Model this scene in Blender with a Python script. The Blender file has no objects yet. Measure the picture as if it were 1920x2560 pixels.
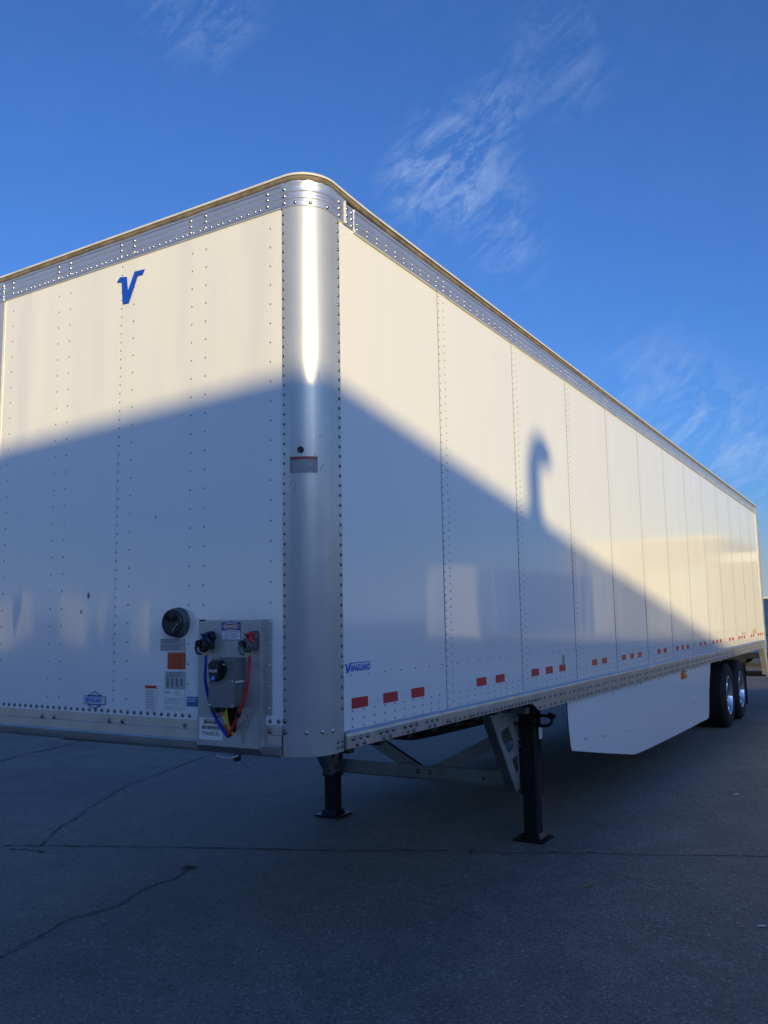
import bpy, bmesh, math, random
from mathutils import Vector, Matrix
random.seed(7)
R = math.radians
SC = bpy.context.scene
COL = SC.collection

# ------------------------------------------------------------------ camera
cd = bpy.data.cameras.new('camera')
cam = bpy.data.objects.new('camera', cd)
COL.objects.link(cam)
cr = Vector((0.86051297, 0.50915285, -0.01675706))
cu = Vector((0.07781972, -0.09887207, 0.99205262))
cf = Vector((-0.50344962, 0.85497818, 0.12470284))
CAM = Vector((2.3536, -3.3449, 1.7867))
cam.matrix_world = Matrix(((cr.x, cu.x, -cf.x, CAM.x), (cr.y, cu.y, -cf.y, CAM.y), (cr.z, cu.z, -cf.z, CAM.z), (0, 0, 0, 1)))
cd.sensor_fit = 'HORIZONTAL'
cd.sensor_width = 36.0
cd.lens = 36.0 * 2143.77 / 1920.0
cd.clip_end = 6000.0
cd.clip_start = 0.05
SC.camera = cam

# ------------------------------------------------------------------ light
SUN_EL = R(8.2)
SUN_DIR = Vector((0.755 * math.cos(SUN_EL), -0.656 * math.cos(SUN_EL), math.sin(SUN_EL)))
SUN_ROT = math.atan2(0.755, -0.656)
world = bpy.data.worlds.new('World')
SC.world = world
world.use_nodes = True
wn = world.node_tree
wn.nodes.clear()


def W(t, **k):
    n = wn.nodes.new(t)
    for a, b in k.items():
        setattr(n, a, b)
    return n


def wl(a, b):
    wn.links.new(a, b)


sky = W('ShaderNodeTexSky', sky_type='NISHITA')
sky.sun_disc = False
sky.sun_elevation = SUN_EL
sky.sun_rotation = SUN_ROT
sky.altitude = 200
sky.air_density = 1.0
sky.dust_density = 2.0
sky.ozone_density = 4.0
wtc = W('ShaderNodeTexCoord')
# thin cirrus: streaky noise by direction, thicker around a few centres
wmap = W('ShaderNodeCombineXYZ')
E1 = Vector((0.696, 0.318, 0.632)).normalized()
E2 = Vector((-0.50, 0.855, 0.125)).normalized()
E3 = E1.cross(E2).normalized()
for i, (e, k) in enumerate(((E1, 1.5), (E2, 3.0), (E3, 4.2))):
    dt_ = W('ShaderNodeVectorMath', operation='DOT_PRODUCT')
    wl(wtc.outputs['Generated'], dt_.inputs[0])
    dt_.inputs[1].default_value = e * k
    wl(dt_.outputs['Value'], wmap.inputs[i])
wno = W('ShaderNodeTexNoise')
wno.inputs['Scale'].default_value = 9.5
wno.inputs['Detail'].default_value = 12
wno.inputs['Roughness'].default_value = 0.72
wno.inputs['Distortion'].default_value = 0.5
wl(wmap.outputs[0], wno.inputs['Vector'])
wramp = W('ShaderNodeMapRange')
wramp.inputs['From Min'].default_value = 0.44
wramp.inputs['From Max'].default_value = 0.74
wramp.clamp = True
wl(wno.outputs['Fac'], wramp.inputs['Value'])
# broad warp of the outlines
wno2 = W('ShaderNodeTexNoise')
wno2.inputs['Scale'].default_value = 6.0
wno2.inputs['Detail'].default_value = 4
wl(wtc.outputs['Generated'], wno2.inputs['Vector'])
wsub = W('ShaderNodeVectorMath', operation='SUBTRACT')
wl(wno2.outputs['Color'], wsub.inputs[0])
wsub.inputs[1].default_value = (0.5, 0.5, 0.5)
wsc = W('ShaderNodeVectorMath', operation='SCALE')
wl(wsub.outputs[0], wsc.inputs[0])
wsc.inputs['Scale'].default_value = 0.13
wadd = W('ShaderNodeVectorMath', operation='ADD')
wl(wtc.outputs['Generated'], wadd.inputs[0])
wl(wsc.outputs[0], wadd.inputs[1])
CLOUDS = [((-0.385, 0.795, 0.470), 0.095, 1.0), ((-0.330, 0.796, 0.510), 0.065, 0.75), ((-0.250, 0.790, 0.561), 0.085, 0.30),
          ((-0.535, 0.590, 0.605), 0.085, 0.42), ((-0.155, 0.970, 0.185), 0.11, 0.85), ((-0.195, 0.950, 0.24), 0.10, 0.45),
          ((-0.345, 0.83, 0.43), 0.09, 0.55),
          ((0.5, -0.5, 0.7), 0.5, 0.5), ((-0.8, -0.5, 0.35), 0.35, 0.5), ((0.6, 0.75, 0.2), 0.3, 0.5)]
prev = None
for d, w, amp in CLOUDS:
    v = Vector(d).normalized()
    ds = W('ShaderNodeVectorMath', operation='DISTANCE')
    wl(wadd.outputs[0], ds.inputs[0])
    ds.inputs[1].default_value = v
    mr = W('ShaderNodeMapRange', interpolation_type='SMOOTHSTEP')
    mr.inputs['From Min'].default_value = w
    mr.inputs['From Max'].default_value = w * 0.25
    mr.inputs['To Max'].default_value = amp
    wl(ds.outputs['Value'], mr.inputs['Value'])
    if prev is None:
        prev = mr.outputs[0]
    else:
        mx = W('ShaderNodeMath', operation='MAXIMUM')
        wl(prev, mx.inputs[0])
        wl(mr.outputs[0], mx.inputs[1])
        prev = mx.outputs[0]
wbase = W('ShaderNodeMath', operation='ADD')
wl(prev, wbase.inputs[0])
wbase.inputs[1].default_value = 0.025
wmul = W('ShaderNodeMath', operation='MULTIPLY')
wl(wbase.outputs[0], wmul.inputs[0])
wl(wramp.outputs[0], wmul.inputs[1])
wcl = W('ShaderNodeMath', operation='MULTIPLY')
wl(wmul.outputs[0], wcl.inputs[0])
wcl.inputs[1].default_value = 0.66
wtint = W('ShaderNodeMix', data_type='RGBA', blend_type='MULTIPLY')
wtint.inputs['Factor'].default_value = 1.0
wl(sky.outputs[0], wtint.inputs['A'])
wtint.inputs['B'].default_value = (0.89, 1.12, 1.60, 1)
SKY_TINT = wtint
wsep = W('ShaderNodeSeparateXYZ')
wl(wtc.outputs['Generated'], wsep.inputs[0])
whz = W('ShaderNodeMapRange', interpolation_type='SMOOTHSTEP')
whz.inputs['From Min'].default_value = 0.13
whz.inputs['From Max'].default_value = 0.0
whz.inputs['To Max'].default_value = 0.80
wl(wsep.outputs['Z'], whz.inputs['Value'])
wha = W('ShaderNodeMix', data_type='RGBA')
wl(whz.outputs[0], wha.inputs['Factor'])
wl(wtint.outputs['Result'], wha.inputs['A'])
wha.inputs['B'].default_value = (2.9, 3.5, 4.1, 1)
wmix = W('ShaderNodeMix', data_type='RGBA')
wl(wcl.outputs[0], wmix.inputs['Factor'])
wl(wha.outputs['Result'], wmix.inputs['A'])
wmix.inputs['B'].default_value = (3.0, 4.0, 6.0, 1)
CLOUD_COL = wmix
wbg = W('ShaderNodeBackground')
wbg.inputs['Strength'].default_value = 0.15
wl(wmix.outputs['Result'], wbg.inputs['Color'])
wout = W('ShaderNodeOutputWorld')
wl(wbg.outputs[0], wout.inputs['Surface'])

sd = bpy.data.lights.new('sun', 'SUN')
sd.energy = 4.4
sd.angle = R(0.5)
sd.color = (1.0, 0.79, 0.37)
sun = bpy.data.objects.new('sun', sd)
COL.objects.link(sun)
sun.rotation_euler = SUN_DIR.to_track_quat('Z', 'Y').to_euler()
sun.location = (20, -20, 30)
SC.view_settings.view_transform = 'Standard'
SC.view_settings.look = 'None'
SC.view_settings.exposure = 0.0
SC.view_settings.gamma = 1.0
SC.view_settings.use_curve_mapping = False

# ------------------------------------------------------------------ materials


class NT:
    def __init__(s, name):
        s.m = bpy.data.materials.new(name)
        s.m.use_nodes = True
        s.t = s.m.node_tree
        s.b = s.t.nodes['Principled BSDF']
        s.geo = s.n('ShaderNodeNewGeometry')

    def n(s, t, **k):
        x = s.t.nodes.new(t)
        for a, b in k.items():
            setattr(x, a, b)
        return x

    def l(s, a, b):
        s.t.links.new(a, b)

    def mapping(s, scale=(1, 1, 1), rot=(0, 0, 0)):
        m = s.n('ShaderNodeMapping')
        m.inputs['Scale'].default_value = scale
        m.inputs['Rotation'].default_value = rot
        s.l(s.geo.outputs['Position'], m.inputs['Vector'])
        return m.outputs[0]

    def noise(s, vec, scale=5, detail=3, rough=0.5, dist=0):
        x = s.n('ShaderNodeTexNoise')
        x.inputs['Scale'].default_value = scale
        x.inputs['Detail'].default_value = detail
        x.inputs['Roughness'].default_value = rough
        x.inputs['Distortion'].default_value = dist
        s.l(vec, x.inputs['Vector'])
        return x.outputs['Fac']

    def ramp(s, fac, stops):
        x = s.n('ShaderNodeValToRGB')
        e = x.color_ramp.elements
        while len(e) < len(stops):
            e.new(0.5)
        for i, (p, c) in enumerate(stops):
            e[i].position = p
            e[i].color = (c[0], c[1], c[2], 1) if isinstance(c, (tuple, list)) else (c, c, c, 1)
        s.l(fac, x.inputs['Fac'])
        return x.outputs['Color']

    def rng(s, fac, a, b, c, d):
        x = s.n('ShaderNodeMapRange')
        for i, v in zip(('From Min', 'From Max', 'To Min', 'To Max'), (a, b, c, d)):
            x.inputs[i].default_value = v
        s.l(fac, x.inputs['Value'])
        return x.outputs[0]

    def bump(s, h, dist, strength=1.0, prev=None):
        x = s.n('ShaderNodeBump')
        x.inputs['Distance'].default_value = dist
        x.inputs['Strength'].default_value = strength
        s.l(h, x.inputs['Height'])
        if prev:
            s.l(prev, x.inputs['Normal'])
        return x.outputs[0]

    def mix(s, f, a, b, blend='MIX'):
        x = s.n('ShaderNodeMix', data_type='RGBA', blend_type=blend)
        if isinstance(f, (int, float)):
            x.inputs['Factor'].default_value = f
        else:
            s.l(f, x.inputs['Factor'])
        for k, v in (('A', a), ('B', b)):
            if isinstance(v, (tuple, list)):
                x.inputs[k].default_value = (v[0], v[1], v[2], 1)
            else:
                s.l(v, x.inputs[k])
        return x.outputs['Result']

    def set(s, **k):
        for a, b in k.items():
            s.b.inputs[a.replace('_', ' ')].default_value = b


def simple(name, col, rough=0.5, metal=0.0, var=0.12, scale=9, spec=0.5, bump=0.0):
    a = NT(name)
    nz = a.noise(a.mapping(), scale, 4, 0.6)
    c = a.ramp(nz, [(0.3, tuple(x * (1 - var) for x in col)), (0.7, tuple(min(1, x * (1 + var)) for x in col))])
    a.l(c, a.b.inputs['Base Color'])
    rr = a.rng(nz, 0.3, 0.7, max(0.02, rough - 0.06), min(1, rough + 0.06))
    a.l(rr, a.b.inputs['Roughness'])
    a.set(Metallic=metal)
    a.b.inputs['Specular IOR Level'].default_value = spec
    if bump:
        a.l(a.bump(a.noise(a.mapping(), scale * 14, 2), bump), a.b.inputs['Normal'])
    return a.m


def paint_mat(name, wave, coat=0.0, col=(0.86, 0.86, 0.855)):
    a = NT(name)
    big = a.noise(a.mapping((1.0, 1.0, 0.22)), 2.6, 1.5, 0.4)
    small = a.noise(a.mapping(), 40, 2)
    dirt = a.noise(a.mapping((3.0, 3.0, 0.6)), 3.0, 6, 0.65)
    c = a.ramp(dirt, [(0.30, tuple(x * 0.98 for x in col)), (0.62, col)])
    a.l(c, a.b.inputs['Base Color'])
    a.l(a.rng(small, 0.3, 0.7, 0.075, 0.10), a.b.inputs['Roughness'])
    a.b.inputs['IOR'].default_value = 1.85
    b1 = a.bump(big, wave)
    a.l(a.bump(small, 0.00006, 0.6, b1), a.b.inputs['Normal'])
    return a.m


def metal_mat(name, col, rough, streak=(60, 60, 1.2), amp=0.10, bump=0.0002, metal=1.0, stain=0.12):
    a = NT(name)
    st = a.noise(a.mapping(streak), 3.0, 5, 0.7)
    bl = a.noise(a.mapping(), 4.0, 5, 0.65)
    c = a.ramp(bl, [(0.28, tuple(x * (1 - stain) for x in col)), (0.7, col)])
    a.l(c, a.b.inputs['Base Color'])
    a.l(a.rng(st, 0.3, 0.7, max(0.05, rough - amp), rough + amp), a.b.inputs['Roughness'])
    a.set(Metallic=metal)
    if bump:
        a.l(a.bump(st, bump), a.b.inputs['Normal'])
    return a.m


M = {}
M['paint'] = paint_mat('white_paint', 0.0042)
M['paint_front'] = paint_mat('white_front_paint', 0.030)
M['skirt'] = paint_mat('white_skirt_plastic', 0.002, col=(0.90, 0.90, 0.90))
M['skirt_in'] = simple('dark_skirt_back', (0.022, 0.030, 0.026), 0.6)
M['alu'] = metal_mat('brushed_aluminium', (0.70, 0.70, 0.69), 0.36, (16, 16, 0.4), amp=0.04, bump=0, metal=0.58, stain=0.12)
M['alu_h'] = metal_mat('rail_aluminium', (0.78, 0.78, 0.78), 0.32, (1.2, 1.2, 60), metal=0.8)
M['alu_dull'] = metal_mat('dull_rail_aluminium', (0.66, 0.65, 0.64), 0.42, (1.5, 1.5, 50), 0.08, 0.0003, 1.0, 0.22)
M['galv'] = metal_mat('galvanised_steel', (0.52, 0.54, 0.54), 0.46, (6, 6, 6), 0.10, 0.0003, 0.6, 0.25)
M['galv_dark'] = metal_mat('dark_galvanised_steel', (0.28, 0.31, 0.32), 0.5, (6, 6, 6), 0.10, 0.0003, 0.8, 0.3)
M['rivet'] = metal_mat('rivet_metal', (0.58, 0.58, 0.57), 0.34, (8, 8, 8), 0.08, 0)
M['rivet_shaded'] = simple('shaded_white_rivet', (0.26, 0.26, 0.27), 0.35, 0.4)  # white rivets coloured dark grey to carry their shading
M['bolt'] = metal_mat('bolt_steel', (0.20, 0.20, 0.21), 0.30, (8, 8, 8), 0.08, 0)
M['sealant'] = simple('weathered_sealant', (0.20, 0.165, 0.125), 0.8, 0, 0.35, 14, 0.3, 0.002)
M['roof'] = simple('roof_edge_white', (0.72, 0.70, 0.66), 0.55, 0, 0.12, 6)
M['red'] = simple('red_reflective_tape', (0.52, 0.020, 0.030), 0.40, 0, 0.0, 3)
M['redor'] = simple('orange_red_reflective_tape', (0.64, 0.085, 0.03), 0.40, 0, 0.0, 3)
M['tapew'] = simple('white_reflective_tape', (0.76, 0.76, 0.79), 0.25, 0, 0.03, 40)
M['black'] = simple('black_steel', (0.009, 0.009, 0.011), 0.42, 0.0, 0.3, 9, 0.3)
M['blackpl'] = simple('black_plastic', (0.015, 0.016, 0.018), 0.4, 0.0, 0.25, 20)
M['dark'] = simple('dark_underside', (0.03, 0.032, 0.03), 0.7, 0.0, 0.3, 5)
M['seam'] = simple('seam_gap_shade', (0.30, 0.30, 0.29), 0.6)  # grey stands in for shade in the gaps between side sheets
M['hole'] = simple('dark_opening', (0.005, 0.005, 0.006), 0.9)
M['rubber'] = simple('tyre_rubber', (0.016, 0.016, 0.017), 0.75, 0.0, 0.25, 12, 0.35)
M['mirror'] = metal_mat('polished_aluminium', (0.88, 0.88, 0.89), 0.08, (5, 5, 5), 0.03, 0, 1.0, 0.05)
M['blue_ink'] = simple('blue_vinyl', (0.008, 0.085, 0.62), 0.35, 0, 0.06, 30)
M['navy_ink'] = simple('navy_vinyl', (0.012, 0.045, 0.26), 0.4, 0, 0.06, 30)
M['black_ink'] = simple('black_print', (0.015, 0.015, 0.02), 0.5)
M['grey_ink'] = simple('grey_print', (0.20, 0.21, 0.23), 0.6)
M['white_st'] = simple('white_sticker', (0.78, 0.78, 0.78), 0.35, 0, 0.04, 20)
M['grey_st'] = simple('grey_sticker', (0.42, 0.43, 0.43), 0.4, 0, 0.10, 25)
M['pale_st'] = simple('pale_grey_sticker', (0.62, 0.63, 0.65), 0.4, 0, 0.06, 25)
M['slate_st'] = simple('slate_sticker', (0.24, 0.26, 0.29), 0.4, 0, 0.10, 25)
M['orange_st'] = simple('orange_sticker', (0.62, 0.075, 0.02), 0.4, 0, 0.08, 25)
M['rust_st'] = simple('rust_red_sticker', (0.30, 0.05, 0.04), 0.4, 0, 0.08, 25)
M['blue_st'] = simple('blue_sticker', (0.03, 0.14, 0.38), 0.35, 0, 0.08, 25)
M['yellow_st'] = simple('yellow_sticker', (0.70, 0.42, 0.06), 0.4)
M['red_pl'] = simple('red_plastic', (0.62, 0.03, 0.035), 0.4, 0, 0.1, 30)
M['blue_pl'] = simple('dark_blue_plastic', (0.010, 0.016, 0.12), 0.4, 0, 0.2, 30)
M['blue_hose'] = simple('blue_hose_rubber', (0.012, 0.018, 0.42), 0.38, 0, 0.1, 30)
M['red_hose'] = simple('red_hose_rubber', (0.55, 0.02, 0.025), 0.38, 0, 0.1, 30)
M['cyan'] = simple('cyan_button', (0.04, 0.32, 0.85), 0.4)
M['brass'] = metal_mat('brass', (0.70, 0.50, 0.18), 0.3, (8, 8, 8), 0.06, 0)
M['yellow_w'] = simple('yellow_wire', (0.65, 0.48, 0.04), 0.45)
M['orange_w'] = simple('orange_wire', (0.65, 0.16, 0.04), 0.45)
M['cast'] = simple('grey_cast_metal', (0.11, 0.12, 0.125), 0.5, 0.3, 0.2, 18)
M['boxgrey'] = simple('grey_box_plastic', (0.145, 0.155, 0.16), 0.5, 0.0, 0.1, 14)
M['boxlid'] = simple('grey_lid_plastic', (0.18, 0.19, 0.195), 0.45, 0.0, 0.1, 14)
M['amber'] = simple('amber_lens', (0.70, 0.20, 0.015), 0.2, 0, 0.15, 60)
M['bluevan'] = simple('blue_van_paint', (0.035, 0.070, 0.20), 0.3, 0.0, 0.08, 3)
M['glass'] = simple('dark_glass', (0.015, 0.018, 0.022), 0.08)
M['tail'] = simple('red_lens', (0.45, 0.02, 0.02), 0.2)
M['wall_tan'] = simple('tan_wall_metal', (0.36, 0.33, 0.28), 0.6, 0, 0.08, 1.2)
M['wall_pale'] = simple('pale_wall_metal', (0.62, 0.58, 0.50), 0.5, 0, 0.06, 1.2)
M['wall_grey'] = simple('grey_wall_block', (0.30, 0.30, 0.29), 0.8, 0, 0.12, 2)
M['door_w'] = simple('pale_dock_door', (0.55, 0.54, 0.50), 0.5, 0, 0.05, 3)
M['leaf'] = simple('dry_leaf_brown', (0.26, 0.19, 0.10), 0.7, 0, 0.25, 60)
M['litter'] = simple('pale_litter', (0.6, 0.58, 0.54), 0.7)


def asphalt():
    a = NT('asphalt')
    p = a.mapping()
    big = a.noise(p, 0.35, 4, 0.6)
    mid = a.noise(p, 3.5, 5, 0.65)
    vo = a.n('ShaderNodeTexVoronoi')
    vo.inputs['Scale'].default_value = 95
    a.l(p, vo.inputs['Vector'])
    fine = a.noise(p, 160, 3, 0.7)
    c0 = a.ramp(mid, [(0.25, (0.195, 0.178, 0.158)), (0.75, (0.295, 0.268, 0.236))])
    c1 = a.mix(0.6, c0, a.ramp(big, [(0.3, (0.75, 0.75, 0.76)), (0.7, (1.1, 1.08, 1.05))]), 'MULTIPLY')
    sep = a.n('ShaderNodeSeparateColor')
    a.l(vo.outputs['Color'], sep.inputs[0])
    st = a.ramp(sep.outputs[0], [(0.0, 0.46), (0.35, 0.88), (0.94, 1.06), (0.978, 1.6), (1.0, 2.1)])
    c2 = a.mix(0.85, c1, st, 'MULTIPLY')
    c3 = a.mix(0.6, c2, a.ramp(fine, [(0.32, 0.55), (0.5, 1.0), (0.72, 1.3)]), 'MULTIPLY')
    patch = a.noise(a.mapping((1.0, 0.55, 1.0), (0, 0, 0.4)), 0.9, 5, 0.6, 0.6)
    c3 = a.mix(0.5, c3, a.ramp(patch, [(0.32, 0.72), (0.5, 1.0), (0.68, 1.16)]), 'MULTIPLY')
    # dark pock marks where stones have come out
    v2 = a.n('ShaderNodeTexVoronoi')
    v2.inputs['Scale'].default_value = 26
    a.l(p, v2.inputs['Vector'])
    s2 = a.n('ShaderNodeSeparateColor')
    a.l(v2.outputs['Color'], s2.inputs[0])
    msk = a.n('ShaderNodeMath', operation='MULTIPLY')
    a.l(a.rng(v2.outputs['Distance'], 0.0, 0.22, 1, 0), msk.inputs[0])
    a.l(a.rng(s2.outputs[1], 0.70, 0.85, 0, 1), msk.inputs[1])
    mc = a.n('ShaderNodeMath', operation='MAXIMUM')
    mc.inputs[1].default_value = 0
    a.l(msk.outputs[0], mc.inputs[0])
    c4 = a.mix(mc.outputs[0], c3, (0.012, 0.012, 0.012))
    a.l(c4, a.b.inputs['Base Color'])
    a.l(a.rng(mid, 0.3, 0.7, 0.75, 0.92), a.b.inputs['Roughness'])
    a.b.inputs['Specular IOR Level'].default_value = 0.35
    b1 = a.bump(mid, 0.010, 0.5)
    b2 = a.bump(vo.outputs['Distance'], 0.004, 0.8, b1)
    a.l(a.bump(fine, 0.002, 0.8, b2), a.b.inputs['Normal'])
    return a.m


M['asphalt'] = asphalt()
M['crack'] = simple('crack_filler', (0.050, 0.048, 0.045), 0.9, 0, 0.5, 30, 0.2, 0.004)
M['crack_edge'] = simple('worn_crack_edge', (0.20, 0.19, 0.178), 0.9, 0, 0.4, 22, 0.2, 0.003)

# ------------------------------------------------------------------ mesh helpers
ORG = {}


class MB:
    def __init__(s):
        s.v = []
        s.f = []

    def add(s, vs, fs):
        o = len(s.v)
        s.v += [tuple(v) for v in vs]
        s.f += [tuple(i + o for i in f) for f in fs]
        return s

    def box(s, x0, x1, y0, y1, z0, z1, bev=0.0):
        if bev <= 0:
            vs = [(x0, y0, z0), (x1, y0, z0), (x1, y1, z0), (x0, y1, z0), (x0, y0, z1), (x1, y0, z1), (x1, y1, z1), (x0, y1, z1)]
            return s.add(vs, [(0, 3, 2, 1), (4, 5, 6, 7), (0, 1, 5, 4), (1, 2, 6, 5), (2, 3, 7, 6), (3, 0, 4, 7)])
        bm = bmesh.new()
        bmesh.ops.create_cube(bm, size=1)
        for v in bm.verts:
            v.co = Vector(((x0 + x1) / 2 + v.co.x * (x1 - x0), (y0 + y1) / 2 + v.co.y * (y1 - y0), (z0 + z1) / 2 + v.co.z * (z1 - z0)))
        bmesh.ops.bevel(bm, geom=bm.edges[:], offset=bev, segments=2, affect='EDGES', profile=0.7)
        bm.verts.index_update()
        s.add([v.co[:] for v in bm.verts], [[v.index for v in f.verts] for f in bm.faces])
        bm.free()
        return s

    def beam(s, a, b, w, h, up=(0, 0, 1)):
        a, b = Vector(a), Vector(b)
        d = (b - a).normalized()
        sx = d.cross(Vector(up)).normalized()
        sz = sx.cross(d).normalized()
        vs = []
        for p in (a, b):
            for i, j in ((-1, -1), (1, -1), (1, 1), (-1, 1)):
                vs.append(p + sx * (i * w / 2) + sz * (j * h / 2))
        return s.add(vs, [(0, 1, 2, 3), (7, 6, 5, 4), (0, 4, 5, 1), (1, 5, 6, 2), (2, 6, 7, 3), (3, 7, 4, 0)])

    def tube(s, pts, r, n=10, cap=True):
        pts = [Vector(p) for p in pts]
        rs = r if isinstance(r, (list, tuple)) else [r] * len(pts)
        t0 = (pts[1] - pts[0]).normalized()
        ref = Vector((0, 0, 1)) if abs(t0.z) < 0.9 else Vector((1, 0, 0))
        nx = t0.cross(ref).normalized()
        o = len(s.v)
        for i, p in enumerate(pts):
            t = (pts[min(i + 1, len(pts) - 1)] - pts[max(i - 1, 0)]).normalized()
            nx = (nx - t * nx.dot(t)).normalized()
            ny = t.cross(nx)
            for k in range(n):
                a = 2 * math.pi * k / n
                s.v.append(tuple(p + nx * (math.cos(a) * rs[i]) + ny * (math.sin(a) * rs[i])))
        for i in range(len(pts) - 1):
            for k in range(n):
                k2 = (k + 1) % n
                s.f.append((o + i * n + k, o + i * n + k2, o + (i + 1) * n + k2, o + (i + 1) * n + k))
        if cap:
            s.f.append(tuple(o + k for k in range(n))[::-1])
            s.f.append(tuple(o + (len(pts) - 1) * n + k for k in range(n)))
        return s

    def cyl(s, a, b, r, n=16, r2=None):
        return s.tube([a, b], [r, r if r2 is None else r2], n)

    def lathe(s, prof, c, axis, n=48):
        """prof: (radius, distance along axis)"""
        c, ax = Vector(c), Vector(axis).normalized()
        ref = Vector((0, 0, 1)) if abs(ax.z) < 0.9 else Vector((1, 0, 0))
        e1 = ax.cross(ref).normalized()
        e2 = ax.cross(e1)
        o = len(s.v)
        for r, h in prof:
            for k in range(n):
                a = 2 * math.pi * k / n
                s.v.append(tuple(c + ax * h + e1 * (r * math.cos(a)) + e2 * (r * math.sin(a))))
        for i in range(len(prof) - 1):
            for k in range(n):
                k2 = (k + 1) % n
                s.f.append((o + i * n + k, o + (i + 1) * n + k, o + (i + 1) * n + k2, o + i * n + k2))
        return s

    def prism(s, poly, fn, t):
        """poly (u,v) list, fn(u,v,off)->xyz; slab between off 0 and t"""
        n = len(poly)
        vs = [fn(u, v, t) for u, v in poly] + [fn(u, v, 0) for u, v in poly]
        fs = [tuple(range(n)), tuple(range(2 * n - 1, n - 1, -1))]
        for i in range(n):
            j = (i + 1) % n
            fs.append((i, n + i, n + j, j))
        return s.add(vs, fs)

    def dome(s, p, nrm, r, h, n=6):
        p, nz = Vector(p), Vector(nrm).normalized()
        ref = Vector((0, 0, 1)) if abs(nz.z) < 0.9 else Vector((1, 0, 0))
        e1 = nz.cross(ref).normalized()
        e2 = nz.cross(e1)
        o = len(s.v)
        for rr, hh in ((1.0, 0.0), (0.72, 0.72)):
            for k in range(n):
                a = 2 * math.pi * k / n
                s.v.append(tuple(p + nz * (h * hh) + e1 * (r * rr * math.cos(a)) + e2 * (r * rr * math.sin(a))))
        s.v.append(tuple(p + nz * h))
        for k in range(n):
            k2 = (k + 1) % n
            s.f.append((o + k, o + k2, o + n + k2, o + n + k))
            s.f.append((o + n + k, o + n + k2, o + 2 * n))
        return s

    def build(s, name, mat, parent=None, smooth=None, origin=None, label=None):
        xs = [v[0] for v in s.v]
        ys = [v[1] for v in s.v]
        zs = [v[2] for v in s.v]
        if origin is None:
            origin = ((min(xs) + max(xs)) / 2, (min(ys) + max(ys)) / 2, min(zs))
        og = Vector(origin)
        me = bpy.data.meshes.new(name)
        me.from_pydata([tuple(Vector(v) - og) for v in s.v], [], s.f)
        bm = bmesh.new()
        bm.from_mesh(me)
        bmesh.ops.recalc_face_normals(bm, faces=bm.faces[:])
        bm.to_mesh(me)
        bm.free()
        me.materials.append(M[mat] if isinstance(mat, str) else mat)
        if smooth is not None:
            for p in me.polygons:
                p.use_smooth = True
            me.set_sharp_from_angle(angle=R(smooth))
        return link(name, me, origin, parent, label)


def link(name, me, origin, parent=None, label=None):
    o = bpy.data.objects.new(name, me)
    COL.objects.link(o)
    og = Vector(origin)
    if parent is not None:
        o.parent = parent
        o.location = og - ORG[parent.name]
    else:
        o.location = og
    ORG[o.name] = og
    if label:
        o['label'] = label
    return o


def thing(name, label, cat, loc, group=None):
    o = bpy.data.objects.new(name, None)
    COL.objects.link(o)
    o.location = loc
    o.empty_display_size = 0.3
    ORG[o.name] = Vector(loc)
    o['label'] = label
    o['category'] = cat
    if group:
        o['group'] = group
    return o


def tag(o, label, cat, group=None):
    o['label'] = label
    o['category'] = cat
    if group:
        o['group'] = group
    return o


def clone(o, parent, origin):
    c = o.copy()
    COL.objects.link(c)
    c.parent = parent
    og = Vector(origin)
    c.location = og - (ORG[parent.name] if parent else Vector((0, 0, 0)))
    ORG[c.name] = og
    return c


# mappings for flat print: fn(u, v, off)
def on_front(y0=0.0):
    return lambda u, v, o: (u, y0 - o, v)


def on_side(x0=0.0):
    return lambda u, v, o: (x0 + o, u, v)


PR, PC = 0.16, (-0.16, 0.16)


def on_post(r0=0.0):   # u = angle in degrees from +X towards -Y
    def f(u, v, o):
        a = R(u)
        return (PC[0] + (PR + r0 + o) * math.cos(a), PC[1] - (PR + r0 + o) * math.sin(a), v)
    return f


def rect(u0, u1, v0, v1):
    return [(u0, v0), (u1, v0), (u1, v1), (u0, v1)]


def plate(mb, u0, u1, v0, v1, fn, off, n=1, t=0.0006):
    for i in range(n):
        a, b = u0 + (u1 - u0) * i / n, u0 + (u1 - u0) * (i + 1) / n
        mb.add([fn(a, v0, off), fn(b, v0, off), fn(b, v1, off), fn(a, v1, off)], [(0, 1, 2, 3)])
    return mb


def text_mesh(body, shear=0.0, bold=0.0):
    cu_ = bpy.data.curves.new('t', 'FONT')
    cu_.body = body
    cu_.shear = shear
    cu_.offset = bold
    cu_.fill_mode = 'FRONT'
    cu_.resolution_u = 2
    ob = bpy.data.objects.new('t', cu_)
    COL.objects.link(ob)
    dg = bpy.context.evaluated_depsgraph_get()
    me = bpy.data.meshes.new_from_object(ob.evaluated_get(dg))
    vs = [v.co.copy() for v in me.vertices]
    fs = [tuple(p.vertices) for p in me.polygons]
    bpy.data.objects.remove(ob)
    bpy.data.curves.remove(cu_)
    bpy.data.meshes.remove(me)
    return vs, fs


def text(mb, body, u0, u1, v0, v1, fn, off, shear=0.0, bold=0.0, slope=0.0):
    vs, fs = text_mesh(body, shear, bold)
    x0 = min(v.x for v in vs)
    x1 = max(v.x for v in vs)
    y0 = min(v.y for v in vs)
    y1 = max(v.y for v in vs)
    out = []
    for v in vs:
        u = u0 + (v.x - x0) / (x1 - x0) * (u1 - u0)
        w = v0 + (v.y - y0) / (y1 - y0) * (v1 - v0)
        out.append(fn(u, w, off))
    mb.add(out, fs)
    return mb


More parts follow.
